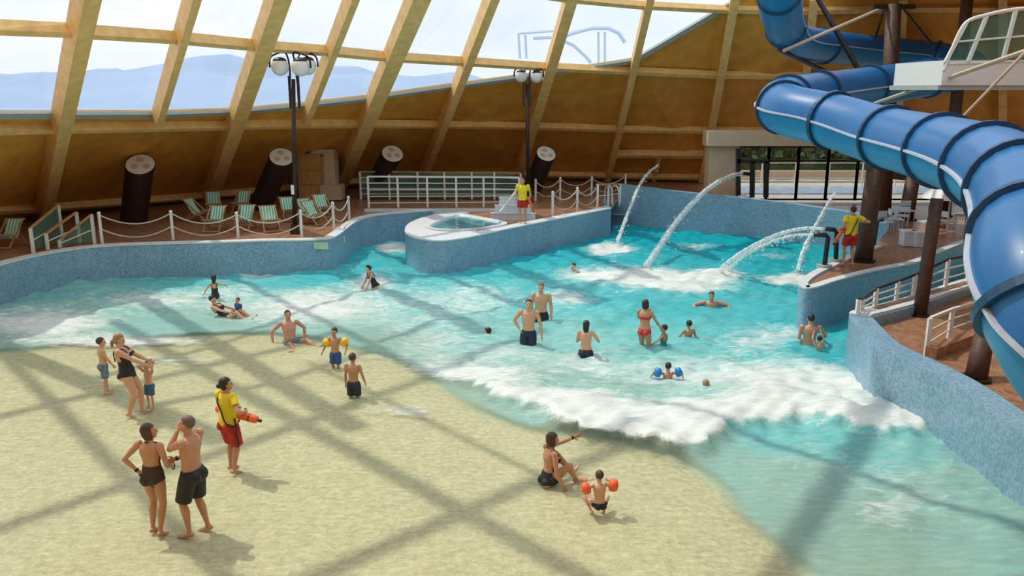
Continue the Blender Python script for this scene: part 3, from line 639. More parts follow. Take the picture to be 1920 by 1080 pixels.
def railing(name, posts, label, nr=4, m='white', hand='wood', glass=None, handw=.07, zbase=None):
    b0s = [(P(px, pb, DZ if zbase is None else zbase), pt) for px, pb, pt in posts]; rt = thing(name, label, 'railing', b0s[0][0]); tt = []
    for (b0, pt), (px, pb, _) in zip(b0s, posts):
        t0 = Vector((b0.x, b0.y, Q(px, pt, b0.y).z)); tt.append((b0, t0)); MB().bar(b0, t0, .09, .09, up=(0, 1, 0)).build('post', m, rt)
    for (a, at_), (b, bt) in zip(tt[:-1], tt[1:]):
        for k in range(nr):
            f = (k+1)/(nr+1); MB().tube([a.lerp(at_, f), b.lerp(bt, f)], .022, 6).build('rail', m, rt)
        MB().bar(at_, bt, handw, handw).build('handrail', hand, rt)
        if glass: MB().add([a+Vector((0, .03, .08)), b+Vector((0, .03, .08)), bt+Vector((0, .03, -.05)), at_+Vector((0, .03, -.05))], [(0, 1, 2, 3)]).build('infill_panel', glass, rt)
    return rt
railing('bridge_railing', [(692, 393, 331), (747, 392.5, 331), (802, 392, 331.5), (856, 391.5, 332), (907, 391, 332), (973, 390, 333)], 'white front railing of the footbridge with horizontal bars', hand='white')
railing('bridge_railing', [(677, 374, 322), (731, 374, 322), (784, 374, 322.5), (834, 374, 323), (885, 374, 323), (927, 374, 323), (976, 375, 325)], 'white back railing of the footbridge with green glass infill', hand='wood', glass='gpanel')
br = thing('footbridge', 'low pale footbridge crossing the channel beside the island', 'bridge', P(830, 391, DZ))
a, b = P(686, 394, DZ), P(968, 392, DZ)
MB().box(((a.x+b.x)/2, a.y+1.2, DZ+.03), (b.x-a.x, 3.0, .12)).build('walkway', 'deck', br)
MB().box(((a.x+b.x)/2, a.y-.32, DZ-.06), (b.x-a.x, .14, .34)).build('fascia', 'cope', br)
# dark interior wall that closes the channel under the bridge
railing('stair_railing', [(63, 474, 428), (118, 456, 385)], 'outer white stair railing with glass panel at the far left', nr=1, glass='gpanel')
railing('stair_railing', [(90, 468, 438), (150, 455, 398)], 'middle white stair railing at the far left', nr=1)
railing('stair_railing', [(113, 464, 450), (178, 458, 402)], 'inner white stair railing nearest the rope fence', nr=1, glass='gpanel')
railing('channel_railing', [(1640, 576, 541), (1680, 565, 527), (1712, 556, 515), (1772, 540, 486), (1814, 526, 478)], 'white railing with dark handrail along the channel by the peninsula', nr=2, hand='dark', handw=.05)
railing('channel_railing', [(1607, 592, 562), (1615, 586, 560), (1640, 577, 541)], 'curved end of the white channel railing on the wall corner', nr=2, hand='dark', handw=.05)
railing('deck_railing', [(1736, 668, 597), (1779, 636, 580), (1830, 615, 566)], 'short white railing on the brown deck below the slide', nr=2, hand='white', zbase=DZ-.25)
# low dark kerb wall that carries the deck railing
a, b = P(1744, 672, DZ-.25), P(1850, 632, DZ-.25)
struct(MB().bar(a, b, .25, .5).build('trim_deck_kerb', 'deck'), 'brown kerb below the short railing', 'kerb')
struct(MB().bar(P(1640, 590, DZ-.1), P(1830, 535, DZ-.1), .2, .35).build('trim_ramp_edge', 'deck'), 'brown upstand beside the channel', 'kerb')
# bench/table blocks at the back wall foot
st_ = MB()
for k, (y0, zt) in enumerate(((0, .75), (.35, .5), (.7, .25))): pass
s0 = P(962, 414, DZ); sp_ = thing('poolside_steps', 'pale blue mosaic steps behind the left lifeguard', 'steps', s0)
for k in range(3):
    MB().box((s0.x, s0.y+.35+k*.3, DZ+.15*(k+1)-.02), (1.9-.35*k, .4, .3*(k+1))).build('step', 'lite' if k % 2 else 'lite', sp_)
    MB().box((s0.x, s0.y+.14+k*.3, DZ+.3*(k+1)+.0), (1.95-.35*k, .05, .05)).build('step_nosing', 'cope', sp_)
a, b = Q(937, 398, s0.y-.2), Q(974, 350, s0.y+.6)
tag(MB().tube([a, b], .045, 8).build('handrail', 'white'), 'sloping white handrail over the pale steps by the spa', 'handrail')
# ladder hoops
for k, (x, lb) in enumerate(((1134, 'left'), (1146, 'right'))):
    b0 = P(x, 384, DZ); tag(MB().tube(spline([b0, b0+Vector((0, 0, .75)), b0+Vector((.12, -.25, .95)), b0+Vector((.25, -.6, .8)), b0+Vector((.3, -.7, 0))], 5), .035, 8).build('pool_handrail', 'seam', smooth=True), lb+' hoop of the steel ladder rails at the island end', 'handrail', 'ladder rail hoops')
railing('ladder_railing', [(1120, 388, 347), (1140, 385, 346), (1162, 381, 345)], 'short white railing at the far end of the island wall', nr=1)
# spa ---------------------------------------------------------------
spa_o = [flat(v, 0) for v in pz([(802, 427), (815, 419), (845, 408), (862, 404), (895, 409), (945, 420), (915, 428), (880, 432), (845, 433), (815, 431), (802, 427)], DZ+.05)]
spa_o = spline(spa_o, 5)[:-1]; spa = thing('spa_basin', 'small triangular spa basin with blue rim set in the island', 'spa', flat(spa_o[0], DZ))
cen = sum(spa_o, Vector((0, 0, 0)))/len(spa_o); n = len(spa_o); mb = MB(); vs = []
for sc_, z in ((1.07, DZ), (1.07, DZ+.12), (.96, DZ+.12), (.9, DZ+.02)): vs += [flat(cen+(p-cen)*sc_, z) for p in spa_o]
mb.add(vs, [(k*n+j, k*n+(j+1) % n, (k+1)*n+(j+1) % n, (k+1)*n+j) for k in range(3) for j in range(n)]).build('rim', 'cope', spa)
mb = MB(); vs = [flat(cen+(p-cen)*.96, DZ+.06) for p in spa_o]; mb.add(vs, [tuple(range(n))]).build('spa_water', mat('spa_water', (.10, .32, .36), .08, noise_amt=.4, nscale=2, bump=.5, bscale=4), spa)
isl = [p for p in I_]
ic = MB(); pts2 = [flat(p, DZ+.045) for p in I_[3:54]]; tri = tessellate_polygon([pts2]); ic.add(pts2, [tuple(t_) for t_ in tri]); 
o = ic.build('trim_spa_surround', 'cope'); struct(o, 'white paving round the spa basin', 'paving')
# ================================================================== NOZZLES AND WATER JETS
def pipe(name, pts, r, label): return tag(MB().tube(spline(pts, 4), r, 10).build(name, 'black', smooth=True), label, 'pipe', 'black water nozzles')
def nozzle(bx, by, tx, ty, ex, ey, label):
    b0 = P(bx, by, DZ); Y_ = b0.y; t0 = Q(tx, ty, Y_); e0 = Q(ex, ey, Y_)
    rt = thing('water_nozzle', label, 'pipe', b0, 'black water nozzles'); c = t0+Vector((-.08, 0, 0))
    MB().tube([b0, t0+Vector((0, 0, -.08)), c, e0], .075, 10).build('pipe', 'black', rt, smooth=True)
    MB().tube([b0, b0+Vector((0, 0, .12))], .24, 12).build('base', 'sill', rt); return e0
e1 = nozzle(1545, 503, 1553, 441, 1526, 440, 'nearer black right angled nozzle pipe on the peninsula tip')
e2 = nozzle(1567, 492, 1569, 431, 1548, 429, 'farther black right angled nozzle pipe next to the lifeguard')
Yj = 44.0
fr = thing('nozzle_frame', 'black two post frame with a water nozzle above the deep end wall', 'frame', Q(1400, 368, 39.6))
for (p, q) in (((1410, 370), (1411, 303)), ((1436, 370), (1437, 303)), ((1382, 302), (1440, 302)), ((1384, 366), (1384, 278))): MB().bar(Q(*p, 39.6), Q(*q, 39.6), .2, .2, up=(0, 1, 0)).build('post' if p[0] == q[0] or abs(p[0]-q[0]) < 3 else 'crossbar', 'black', fr)
e3 = Q(1392, 325, 39.4); MB().tube([Q(1408, 327, 39.6), e3], .08, 8).build('nozzle', 'black', fr)
nz = Q(1650, 425, 30.0); tag(MB().tube([P(1638, 462, DZ), Q(1645, 415, P(1638, 462, DZ).y), Q(1656, 412, P(1638, 462, DZ).y)], .07, 8).build('water_nozzle', 'black'), 'black bent pipe right of the thick brown pole', 'pipe')
jm = bpy.data.materials.new('jet_water'); jm.use_nodes = True; t = jm.node_tree; b = t.nodes['Principled BSDF']; b.inputs['Base Color'].default_value = (.85, .92, .92, 1); b.inputs['Roughness'].default_value = .25
n1 = t.nodes.new('ShaderNodeTexNoise'); n1.inputs['Scale'].default_value = 9; n1.inputs['Detail'].default_value = 6; tcn = t.nodes.new('ShaderNodeTexCoord'); r1 = t.nodes.new('ShaderNodeMapRange')
r1.inputs['From Min'].default_value = .40; r1.inputs['From Max'].default_value = .62; r1.inputs['To Min'].default_value = .22; r1.inputs['To Max'].default_value = .8
t.links.new(tcn.outputs['Object'], n1.inputs['Vector']); t.links.new(n1.outputs['Fac'], r1.inputs[0]); t.links.new(r1.outputs[0], b.inputs['Alpha'])
def jet(pts, r0, r1_, label, drops=120):
    path_ = spline(pts, 10); n_ = len(path_); rr = [max(.02, .7*(r0+(r1_-r0)*i/n_)*(1+.3*noise.noise(Vector((i*.35, r0*50, 0))))) for i in range(n_)]
    mb = MB().tube(path_, rr, 10); o = mb.build('water_jet', jm, smooth=True); tag(o, label, 'water jet', 'arching water jets')
    dm = MB()
    for k in range(drops):
        f = random.random()**.7; p = path_[int(f*(n_-1))]; s = r0+(r1_-r0)*f
        dm.ball(p+Vector((random.gauss(0, s*.9), random.gauss(0, s*.9), -abs(random.gauss(0, s*1.4)))), random.uniform(.012, .035), 5)
    d = dm.build('droplets', M['globe'], o); d['kind'] = 'stuff'
def arc(pxs, Y0, Y1): return [Q(x, y, Y0+(Y1-Y0)*k/(len(pxs)-1)) for k, (x, y) in enumerate(pxs)]
jet(arc([(1235, 309), (1215, 325), (1198, 350), (1183, 385), (1170, 420), (1158, 452)], 43, P(1155, 462).y), .09, .14, 'arching water jet at the far left of the deep end', 90)
jet(arc([(1392, 325), (1365, 332), (1330, 352), (1295, 385), (1262, 425), (1235, 465), (1210, 502)], 39.4, P(1208, 506).y), .12, .22, 'longest thick water jet falling into the middle of the deep end')
jet(arc([(1548, 429), (1510, 428), (1470, 436), (1430, 452), (1395, 472), (1365, 492), (1350, 508)], e2.y, P(1350, 512).y), .07, .14, 'flat water jet from the farther peninsula nozzle')
jet(arc([(1526, 440), (1490, 441), (1455, 450), (1420, 466), (1390, 484), (1365, 505)], e1.y, P(1362, 510).y), .05, .11, 'flat water jet from the nearer peninsula nozzle')
jet(arc([(1566, 362), (1552, 382), (1538, 408), (1520, 440), (1505, 475), (1496, 505)], 32, P(1495, 515).y), .07, .12, 'steep thin water jet just left of the nozzle pipes', 160)
# signs on the pool walls ----------------------------------------------
def wallsign(px, py, pyw, w, h, m, label, inner=None):
    Y_ = P(px, pyw, 0).y-.03; c = Q(px, py, Y_); s = tag(MB().box(c, (w, .03, h)).build('wall_sign', m), label, 'sign')
    if inner: MB().box(c+Vector((0, -.02, -.02)), (w*.45, .02, h*.55)).build('emblem', inner, s)
wallsign(602, 461, 511, .52, .25, 'sign_g', 'small pale green sign on the left pool wall')
wallsign(643, 449, 492, .14, .26, 'sign_w', 'small white and red notice on the bend of the left pool wall', 'sign_r')
wallsign(789, 451, 503, .17, .24, 'sign_w', 'small white and red notice on the island tip wall', 'sign_r')
wallsign(922, 448, 489, .34, .22, 'lite', 'pale blue plaque on the island wall below the spa')
wallsign(1065, 449, 453, .42, .2, 'lite', 'pale blue plaque low on the island wall')
wallsign(1137, 401, 437, .22, .2, 'lite', 'pale plaque near the far end of the island wall')
# ledge line low on the island wall
lg = [P(945, 478, .12), P(1040, 456, .12), P(1120, 437, .12)]
MBl = MB(); MBl.tube(lg, .06, 6); struct(MBl.build('trim_ledge', 'lite'), 'pale ledge low on the island wall', 'ledge')
# ================================================================== DECK CHAIRS
def strip_mat():
    m = bpy.data.materials.new('striped_canvas'); m.use_nodes = True; t = m.node_tree; b = t.nodes['Principled BSDF']; tc_ = t.nodes.new('ShaderNodeTexCoord')
    sx = t.nodes.new('ShaderNodeSeparateXYZ'); mm = t.nodes.new('ShaderNodeMath'); mm.operation = 'MULTIPLY'; mm.inputs[1].default_value = 58
    sn = t.nodes.new('ShaderNodeMath'); sn.operation = 'SINE'; r = t.nodes.new('ShaderNodeValToRGB'); r.color_ramp.interpolation = 'CONSTANT'
    r.color_ramp.elements[0].color = (.14, .45, .33, 1); r.color_ramp.elements[1].position = .5; r.color_ramp.elements[1].color = (.75, .80, .70, 1)
    t.links.new(tc_.outputs['Object'], sx.inputs[0]); t.links.new(sx.outputs['X'], mm.inputs[0]); t.links.new(mm.outputs[0], sn.inputs[0]); t.links.new(sn.outputs[0], r.inputs[0]); t.links.new(r.outputs[0], b.inputs['Base Color']); b.inputs['Roughness'].default_value = .8; return m
SM = strip_mat()
def make_chair():
    rt = thing('deckchair', 'x', 'deckchair', (0, 0, 0), 'green and white striped deckchairs')
    for s in (-1, 1):
        MB().bar((s*.30, -.55, .05), (s*.30, .48, .92), .04, .05).build('back_frame', 'wood', rt)
        MB().bar((s*.34, .42, .03), (s*.34, -.50, .50), .04, .05).build('seat_frame', 'wood', rt)
        MB().bar((s*.36, .05, .42), (s*.36, .42, .03), .03, .04).build('leg', 'wood', rt)
    for y, z in ((.48, .92), (-.50, .50), (-.55, .05), (.42, .03)): MB().bar((-.36, y, z), (.36, y, z), .045, .045).build('crossbar', 'wood', rt)
    cv = spline([(0, .47, .93), (0, .28, .62), (0, .08, .36), (0, -.12, .27), (0, -.34, .36), (0, -.50, .51)], 4); mb = MB(); vs = []
    for p in cv: vs += [p+Vector((-.27, 0, 0)), p+Vector((.27, 0, 0)), p+Vector((.27, .012, -.012)), p+Vector((-.27, .012, -.012))]
    mb.add(vs, [(i*4+k, i*4+(k+1) % 4, i*4+4+(k+1) % 4, i*4+4+k) for i in range(len(cv)-1) for k in range(4)]).build('sling', SM, rt); return rt
ch0 = make_chair(); CH = [(405, 432, 0, 'facing the pool, below the first drum uplighter, front row left'), (460, 430, 0, 'facing the pool, front row second from the left'), (373, 414, 75, 'turned sideways at the left end of the back row'), (402, 400, 20, 'in the back row behind the front left chair'), (455, 398, 0, 'upright in the back row behind the second front chair'),
      (507, 432, 25, 'angled to the right, just left of the tall lamp post'), (543, 412, 25, 'half hidden behind the tall lamp post'), (578, 415, 40, 'angled, just right of the tall lamp post'), (607, 406, 35, 'nearest the wooden door, right end of the group'), (20, 462, 0, 'standing alone at the far left edge'), (590, 420, 50, 'angled, in front of the door group right of the lamp post')]
for k, (px, py, rz, lb) in enumerate(CH):
    o = ch0 if k == 0 else copy_tree(ch0); o.location = P(px, py, DZ); o.rotation_euler = (0, 0, math.radians(rz)); o['label'] = 'green striped deckchair '+lb
# ================================================================== FAR RIGHT SEATING
pb = P(1776, 424, DZ); pr = thing('parasol', 'large white parasol in the far right seating area', 'parasol', pb)
MB().tube([pb, pb+Vector((0, 0, 2.1))], .04, 8).build('pole', 'white', pr)
vs = [pb+Vector((0, 0, 2.15))]+[pb+Vector((math.cos(a_)*1.15, math.sin(a_)*1.15, 1.15)) for a_ in [k*math.pi/4 for k in range(8)]]
MB().add(vs, [(0, k+1, (k+1) % 8+1) for k in range(8)]).build('canopy', 'white', pr)
be = MB(); be.bar(Q(1655, 322, 39), Q(1760, 335, 37), .4, .5); tag(be.build('canopy_beam', 'pole'), 'dark brown beam over the far right seating area', 'beam')
bb = MB().box(Q(1780, 400, 33), (1.3, .8, .9)); 
def cafe_chair():
    rt = thing('cafe_chair', 'x', 'chair', (0, 0, 0), 'pale chairs in the far right seating area')
    for x in (-.2, .2):
        for y in (-.2, .2): MB().tube([(x, y, 0), (x, y, .45)], .018, 6).build('leg', 'seam', rt)
        MB().tube([(x, .2, .45), (x, .26, .85)], .018, 6).build('back_post', 'seam', rt)
    MB().box((0, 0, .46), (.46, .46, .05)).build('seat', 'lite', rt); MB().box((0, .25, .74), (.44, .04, .22)).build('backrest', 'lite', rt); return rt
c0 = cafe_chair(); lbs = ['beside the thick pole', 'left of the steps', 'in the middle of the group', 'behind the low wall', 'nearest the parasol', 'below the parasol on the right', 'at the right edge by the slide', 'farthest back by the windows']
for k, (px, py, rz) in enumerate(((1660, 438, 20), (1678, 432, 80), (1690, 425, 160), (1735, 438, 200), (1752, 425, 30), (1775, 436, 110), (1800, 425, 250), (1700, 415, 0))):
    o = c0 if k == 0 else copy_tree(c0); o.location = P(px, py, DZ); o.rotation_euler = (0, 0, math.radians(rz)); o['label'] = 'pale metal chair '+lbs[k]+' in the far right seating area'
for k, (px, py) in enumerate(((1700, 460), (1722, 462))):
    c = P(px, py, DZ); q = thing('litter_bin', ('left' if k == 0 else 'right')+' one of two pale square bins at the foot of the peninsula deck', 'bin', c, 'pale square bins')
    MB().box(c+Vector((0, 0, .25)), (.42, .42, .5)).build('bin_body', 'lite', q); MB().box(c+Vector((0, 0, .53)), (.46, .46, .06)).build('bin_lid', 'white', q)
# ================================================================== PEOPLE
def skin_mat(n, c): 
    return mat('skin_'+n, c, .5, noise_amt=.06, nscale=12)
SK = {'tan': skin_mat('tan', (.52, .27, .15)), 'fair': skin_mat('fair', (.62, .36, .22)), 'red': skin_mat('rosy', (.58, .29, .18)), 'brown': skin_mat('brown', (.38, .19, .10))}
CL = {'black': mat('cloth_black', (.012, .012, .016), .6), 'navy': mat('cloth_navy', (.012, .022, .05), .7), 'blue': mat('cloth_blue', (.02, .09, .30), .7), 'greyblue': mat('cloth_greyblue', (.12, .19, .28), .8, noise_amt=.4, nscale=18),
      'teal': mat('cloth_teal', (.02, .22, .24), .6), 'rose': mat('cloth_rose', (.62, .03, .04), .6), 'denim': mat('cloth_denim', (.05, .14, .24), .8), 'charcoal': mat('cloth_charcoal', (.03, .032, .04), .8), 'brown': mat('cloth_brown', (.05, .03, .02), .7),
      'yellow': M['yellow'], 'red': M['red'], 'orange': M['orange'], 'bluefloat': mat('float_blue', (.01, .20, .65), .3), 'yellowfloat': mat('float_yellow', (.80, .50, .02), .35)}
HR = {'dark': mat('hair_dark', (.018, .011, .008), .5, noise_amt=.3, nscale=40), 'brown': mat('hair_brown', (.07, .035, .018), .5, noise_amt=.3, nscale=40), 'blond': mat('hair_blond', (.33, .20, .09), .5, noise_amt=.25, nscale=40), 'grey': mat('hair_grey', (.14, .10, .075), .6, noise_amt=.3, nscale=40)}
EYE = mat('eye', (.02, .015, .012), .2); LIP = mat('lips', (.35, .10, .08), .5); STRAP = CL['black']
def ik(a, t, l1, l2, pole):
    d = t-a; L_ = d.length
    if L_ > (l1+l2)*.998: d = d*((l1+l2)*.998/L_); L_ = d.length; t = a+d
    if L_ < abs(l1-l2)+.01: d = d.normalized()*(abs(l1-l2)+.02); L_ = d.length; t = a+d
    c = (l1*l1-l2*l2+L_*L_)/(2*L_); h = math.sqrt(max(0, l1*l1-c*c)); n = d.normalized()
    p = pole-n*pole.dot(n); p = p.normalized() if p.length > 1e-4 else n.orthogonal().normalized()
    return a+n*c+p*h, t
def remesh(mb, vox, smooth=3):
    me = bpy.data.meshes.new('tmp'); me.from_pydata([tuple(v) for v in mb.v], [], mb.f); me.update()
    bm = bmesh.new(); bm.from_mesh(me); bmesh.ops.recalc_face_normals(bm, faces=bm.faces); bm.to_mesh(me); bm.free()
    o = bpy.data.objects.new('tmp', me); C.objects.link(o); r = o.modifiers.new('r', 'REMESH'); r.mode = 'VOXEL'; r.voxel_size = vox
    if smooth: s = o.modifiers.new('s', 'SMOOTH'); s.iterations = smooth; s.factor = .5
    dg = bpy.context.evaluated_depsgraph_get(); ev = o.evaluated_get(dg); m2 = bpy.data.meshes.new_from_object(ev)
    bpy.data.objects.remove(o); bpy.data.meshes.remove(me)
    return m2
def mesh_arr(me):
    n = len(me.vertices); co = np.empty(n*3); me.vertices.foreach_get('co', co); no = np.empty(n*3); me.vertices.foreach_get('normal', no)
    return co.reshape(-1, 3), no.reshape(-1, 3)
def put(me, name, m, parent):
    me.name = name; me.materials.clear(); me.materials.append(m); me.polygons.foreach_set('use_smooth', [True]*len(me.polygons))
    o = bpy.data.objects.new(name, me); C.objects.link(o); o.parent = parent; return o
def subset(me, co, no, keep, off, name, m, parent):
    idx = -np.ones(len(co), int); vs = []; fs = []
    for p in me.polygons:
        v = list(p.vertices)
        if all(keep[k] for k in v):
            for k in v:
                if idx[k] < 0: idx[k] = len(vs); vs.append(tuple(co[k]+no[k]*(off[k] if hasattr(off, '__len__') else off)))
            fs.append(tuple(int(idx[k]) for k in v))
    if not fs: return None
    # close the shell with an inner layer so the cloth has thickness
    m2 = bpy.data.meshes.new(name); m2.from_pydata(vs, [], fs); m2.update(); o = put(m2, name, m, parent)
    s = o.modifiers.new('thickness', 'SOLIDIFY'); s.thickness = .006; s.offset = -1
    return o
PS = 1.1
def person(label, root, H=1.75, yaw=0, sex='m', kid=False, sk='tan', hair='dark', hairstyle='short', pelvis=None, lean=0, side=0, head_yaw=0, head_pitch=0,
           hl=None, hr=None, el=None, er=None, fl=None, fr=None, kl=None, kr=None, wear=None, bulk=1.0, vox=None, base_z=0, curl=.5, prone=0, group=None, look=None):
    """yaw 0 faces away from the camera, 90 faces left, 180 towards it, -90 right. Targets are in units of height, x right, y forward, z up from the floor."""
    H = H*PS
    V = Vector; hs = 1.0 if not kid else 1.28
    if kid: hs = 1.22
    pel = V(pelvis) if pelvis else V((0, 0, .525))
    if kid and not pelvis: pel.z = .50
    fw = bulk*(1.06 if sex == 'm' else 1.0)
    tl = .285; cr_, sr = math.radians(lean), math.radians(side)
    up = V((math.sin(sr), math.sin(cr_), math.cos(cr_)*math.cos(sr))).normalized(); R_t = V((1, 0, 0)); R_t = (R_t-up*R_t.dot(up)).normalized(); Fw = up.cross(R_t)
    sw_ = (.112 if sex == 'm' else .098)*bulk**.5*(.93 if kid else 1)
    T = lambda u, x=0, y=0: pel+up*u+R_t*x+Fw*y
    neck = T(.30); 
    hy, hp = math.radians(head_yaw), math.radians(head_pitch)
    Rh = Matrix((R_t, Fw, up)).transposed() if lean < 60 else Matrix.Identity(3)
    if lean and lean < 60: Rh = Matrix.Rotation(-cr_*.35, 3, 'X')@Matrix.Identity(3)
    Rh = Rh@Matrix.Rotation(hy, 3, 'Z')@Matrix.Rotation(-hp, 3, 'X')
    hc = neck+(up*.5+V((0, 0, 1))*.5).normalized()*(.083*hs)+Rh@V((0, .012, 0))
    sh = {s: T(.272, s*sw_, -.004) for s in (-1, 1)}; hip = {s: T(-.015, s*.050*bulk**.5) for s in (-1, 1)}
    ua, fa, ha = .168, .145, .098; th, shn = .245, .232
    if kid: ua, fa, th, shn = .155, .135, .225, .215
    hands = {-1: V(hl) if hl else sh[-1]+V((-.035, .02, -.30)), 1: V(hr) if hr else sh[1]+V((.035, .02, -.30))}
    elp = {-1: V(el) if el else V((-.25, -1, 0)), 1: V(er) if er else V((.25, -1, 0))}
    feet = {-1: V(fl) if fl else V((-.055, 0, .045)), 1: V(fr) if fr else V((.055, 0, .045))}
    knp = {-1: V(kl) if kl else V((-.1, 1, 0)), 1: V(kr) if kr else V((.1, 1, 0))}
    mb = MB(); k = bulk; fem = sex == 'f'
    # torso: rings of half widths and half depths from crotch to neck
    if fem: prof = [(-.065, .035, .035), (-.045, .072, .058), (-.01, .094, .068), (.03, .092, .065), (.075, .076, .056), (.12, .070, .053), (.17, .080, .060), (.215, .086, .064), (.255, .084, .054), (.28, .060, .040), (.30, .034, .034)]
    else: prof = [(-.065, .035, .035), (-.045, .066, .055), (-.01, .086, .062), (.03, .086, .060), (.075, .080, .056), (.12, .082, .057), (.17, .092, .062), (.215, .100, .065), (.255, .096, .057), (.28, .070, .042), (.30, .038, .036)]
    if kid: prof = [(a, b*.92, c*1.05) for a, b, c in prof]
    mb.tube([T(a, 0, -.006 if a > .2 else .004) for a, b, c in prof], [b*k for a, b, c in prof], 18, ry=[c*k for a, b, c in prof], right=R_t)
    if fem and not kid:
        for s in (-1, 1): mb.ball(T(.195, s*.042*k, .052*k), (.036*k, .034*k, .034*k), 10)
    for s in (-1, 1): mb.ball(T(-.03, s*.040, -.035*k), (.048*k, .048*k, .048*k), 10)
    bones = []
    mb.tube([neck-up*.02, neck+(hc-neck)*.6], [.036*k**.5, .031*k**.5], 12)
    ha_ = {}
    for s in (-1, 1):
        e_, w_ = ik(sh[s], hands[s], ua, fa, elp[s]); c = k*(1 if sex == 'm' else .88)*(.92 if kid else 1)
        mb.ball(sh[s], (.036*c, .036*c, .034*c), 10)
        mb.tube([sh[s]+(neck-sh[s])*.25, sh[s], sh[s].lerp(e_, .35), sh[s].lerp(e_, .8), e_], [.03*c, .034*c, .031*c, .024*c, .0225*c], 12)
        mb.tube([e_, e_.lerp(w_, .25), e_.lerp(w_, .6), w_], [.0225*c, .025*c, .0205*c, .0145*c], 12); mb.ball(e_, .0232*c, 8)
        bones += [('arm', sh[s], e_), ('fore', e_, w_)]; ha_[s] = (e_, w_)
        # hand: palm, four unequal curled fingers, thumb from the side of the palm
        d = (w_-e_).normalized(); pn = V((-s, 0, 0)); pn = (pn-d*pn.dot(d)); pn = pn.normalized() if pn.length > .2 else d.orthogonal().normalized(); sd_ = d.cross(pn)
        if sd_.y < 0 and s: sd_ = -sd_
        mb.tube([w_-d*.004, w_+d*.018, w_+d*.05], [.014, .021, .023], 10, ry=[.010, .0095, .009], right=sd_)
        for q, (o_, l_) in enumerate(((.017, .038), (.006, .044), (-.006, .041), (-.0165, .032))):
            b0 = w_+d*.047+sd_*o_; d1 = (d+pn*curl*.35+sd_*o_*5).normalized(); b1 = b0+d1*l_*.5; d2 = (d+pn*curl*1.1+sd_*o_*3).normalized(); mb.tube([b0-d*.012, b0, b1, b1+d2*l_*.5], [.0062, .0058, .0052, .0042], 7)
        b0 = w_+d*.012+sd_*.014; b1 = b0+(d*.6+sd_*.75+pn*.25).normalized()*.026; mb.tube([b0-sd_*.006, b0, b1, b1+(d*.9+sd_*.3+pn*.3).normalized()*.022], [.0085, .0078, .0065, .0048], 7)
    for s in (-1, 1):
        kn, an = ik(hip[s], feet[s], th, shn, knp[s]); c = k*(1.0 if sex == 'm' else 1.04)*(.9 if kid else 1)
        mb.tube([hip[s]+up*.01, hip[s].lerp(kn, .12), hip[s].lerp(kn, .45), hip[s].lerp(kn, .85), kn], [.046*c, .050*c, .044*c, .031*c, .029*c], 14)
        bk = -(knp[s].normalized()); sh_d = (an-kn).normalized(); bk = (bk-sh_d*bk.dot(sh_d)); bk = bk.normalized() if bk.length > .1 else V((0, -1, 0))
        mb.tube([kn, kn.lerp(an, .28)+bk*.008, kn.lerp(an, .6)+bk*.004, kn.lerp(an, .92), an], [.028*c, .0325*c, .024*c, .0165*c, .0175*c], 12); mb.ball(kn, .0295*c, 8)
        tf = V((knp[s].x*.5, abs(knp[s].y)+.1, 0)).normalized()
        tf = (tf-sh_d*tf.dot(sh_d)).normalized()
        so_ = an+sh_d*.022; rr_ = tf.cross(sh_d)
        mb.tube([so_-tf*.030, so_-tf*.012-sh_d*.006, so_+tf*.030-sh_d*.004, so_+tf*.075+sh_d*.004, so_+tf*.108+sh_d*.006], [.014, .021, .025, .028, .018], 12, ry=[.013, .022, .020, .013, .009], right=rr_)
        mb.tube([an-sh_d*.015, an+sh_d*.02+tf*.01], [.018*c, .022], 10)
        bones += [('thigh', hip[s], kn), ('shin', kn, an)]
    # head
    hr_ = lambda x, y, z: hc+Rh@(V((x, y, z))*hs)
    mb.ball(hr_(0, -.006, .012), (.0435*hs, .054*hs, .053*hs), 18, Rh); mb.ball(hr_(0, .014, -.022), (.034*hs, .036*hs, .043*hs), 14, Rh)
    mb.ball(hr_(0, .028, -.052), (.017*hs, .017*hs, .014*hs), 8, Rh)
    mb.tube([hr_(0, .042, .010), hr_(0, .054, -.010), hr_(0, .056, -.019), hr_(0, .046, -.024)], [.0055*hs, .008*hs, .0095*hs, .006*hs], 8)
    for s in (-1, 1): mb.ball(hr_(s*.044, -.002, -.004), (.006*hs, .011*hs, .016*hs), 8, Rh)
    for s in (-1, 1): mb.ball(hr_(s*.017, .041, .013), (.014*hs, .007*hs, .005*hs), 8, Rh)
    mb.v = [tuple(V(v)*H) for v in mb.v]
    vox = vox or (.0085 if H > 1.3 else .0075)
    bme = remesh(mb, vox, 3)
    # orientation and ground
    rt = thing('person', label, 'person', root, group); rt.rotation_euler = (math.radians(prone), 0, math.radians(yaw)); rt.location = root
    body = put(bme, 'body', SK[sk], rt); co, no = mesh_arr(bme)
    # locate every vertex: torso height u, nearest bone
    pv = np.array(pel*H); rel = (co-pv)/H; u = rel@np.array(up); lat = rel@np.array(R_t); frw = rel@np.array(Fw)
    dist = {}
    for nme, a, b in bones:
        a_, b_ = np.array(a*H), np.array(b*H); ab = b_-a_; t_ = np.clip(((co-a_)@ab)/(ab@ab), 0, 1); dd = np.linalg.norm(co-a_-t_[:, None]*ab, axis=1)/H
        if nme in dist: m_ = dd < dist[nme][0]; dist[nme] = (np.where(m_, dd, dist[nme][0]), np.where(m_, t_, dist[nme][1]))
        else: dist[nme] = (dd, t_)
    armd = np.minimum(dist['arm'][0], dist['fore'][0]+.004); inarm = (armd < .040) & (np.abs(lat) > sw_*.80) & (u > -.2)
    foreclose = (dist['fore'][0] < .034) | ((dist['arm'][0] < .036) & (np.abs(lat) > sw_*.78))
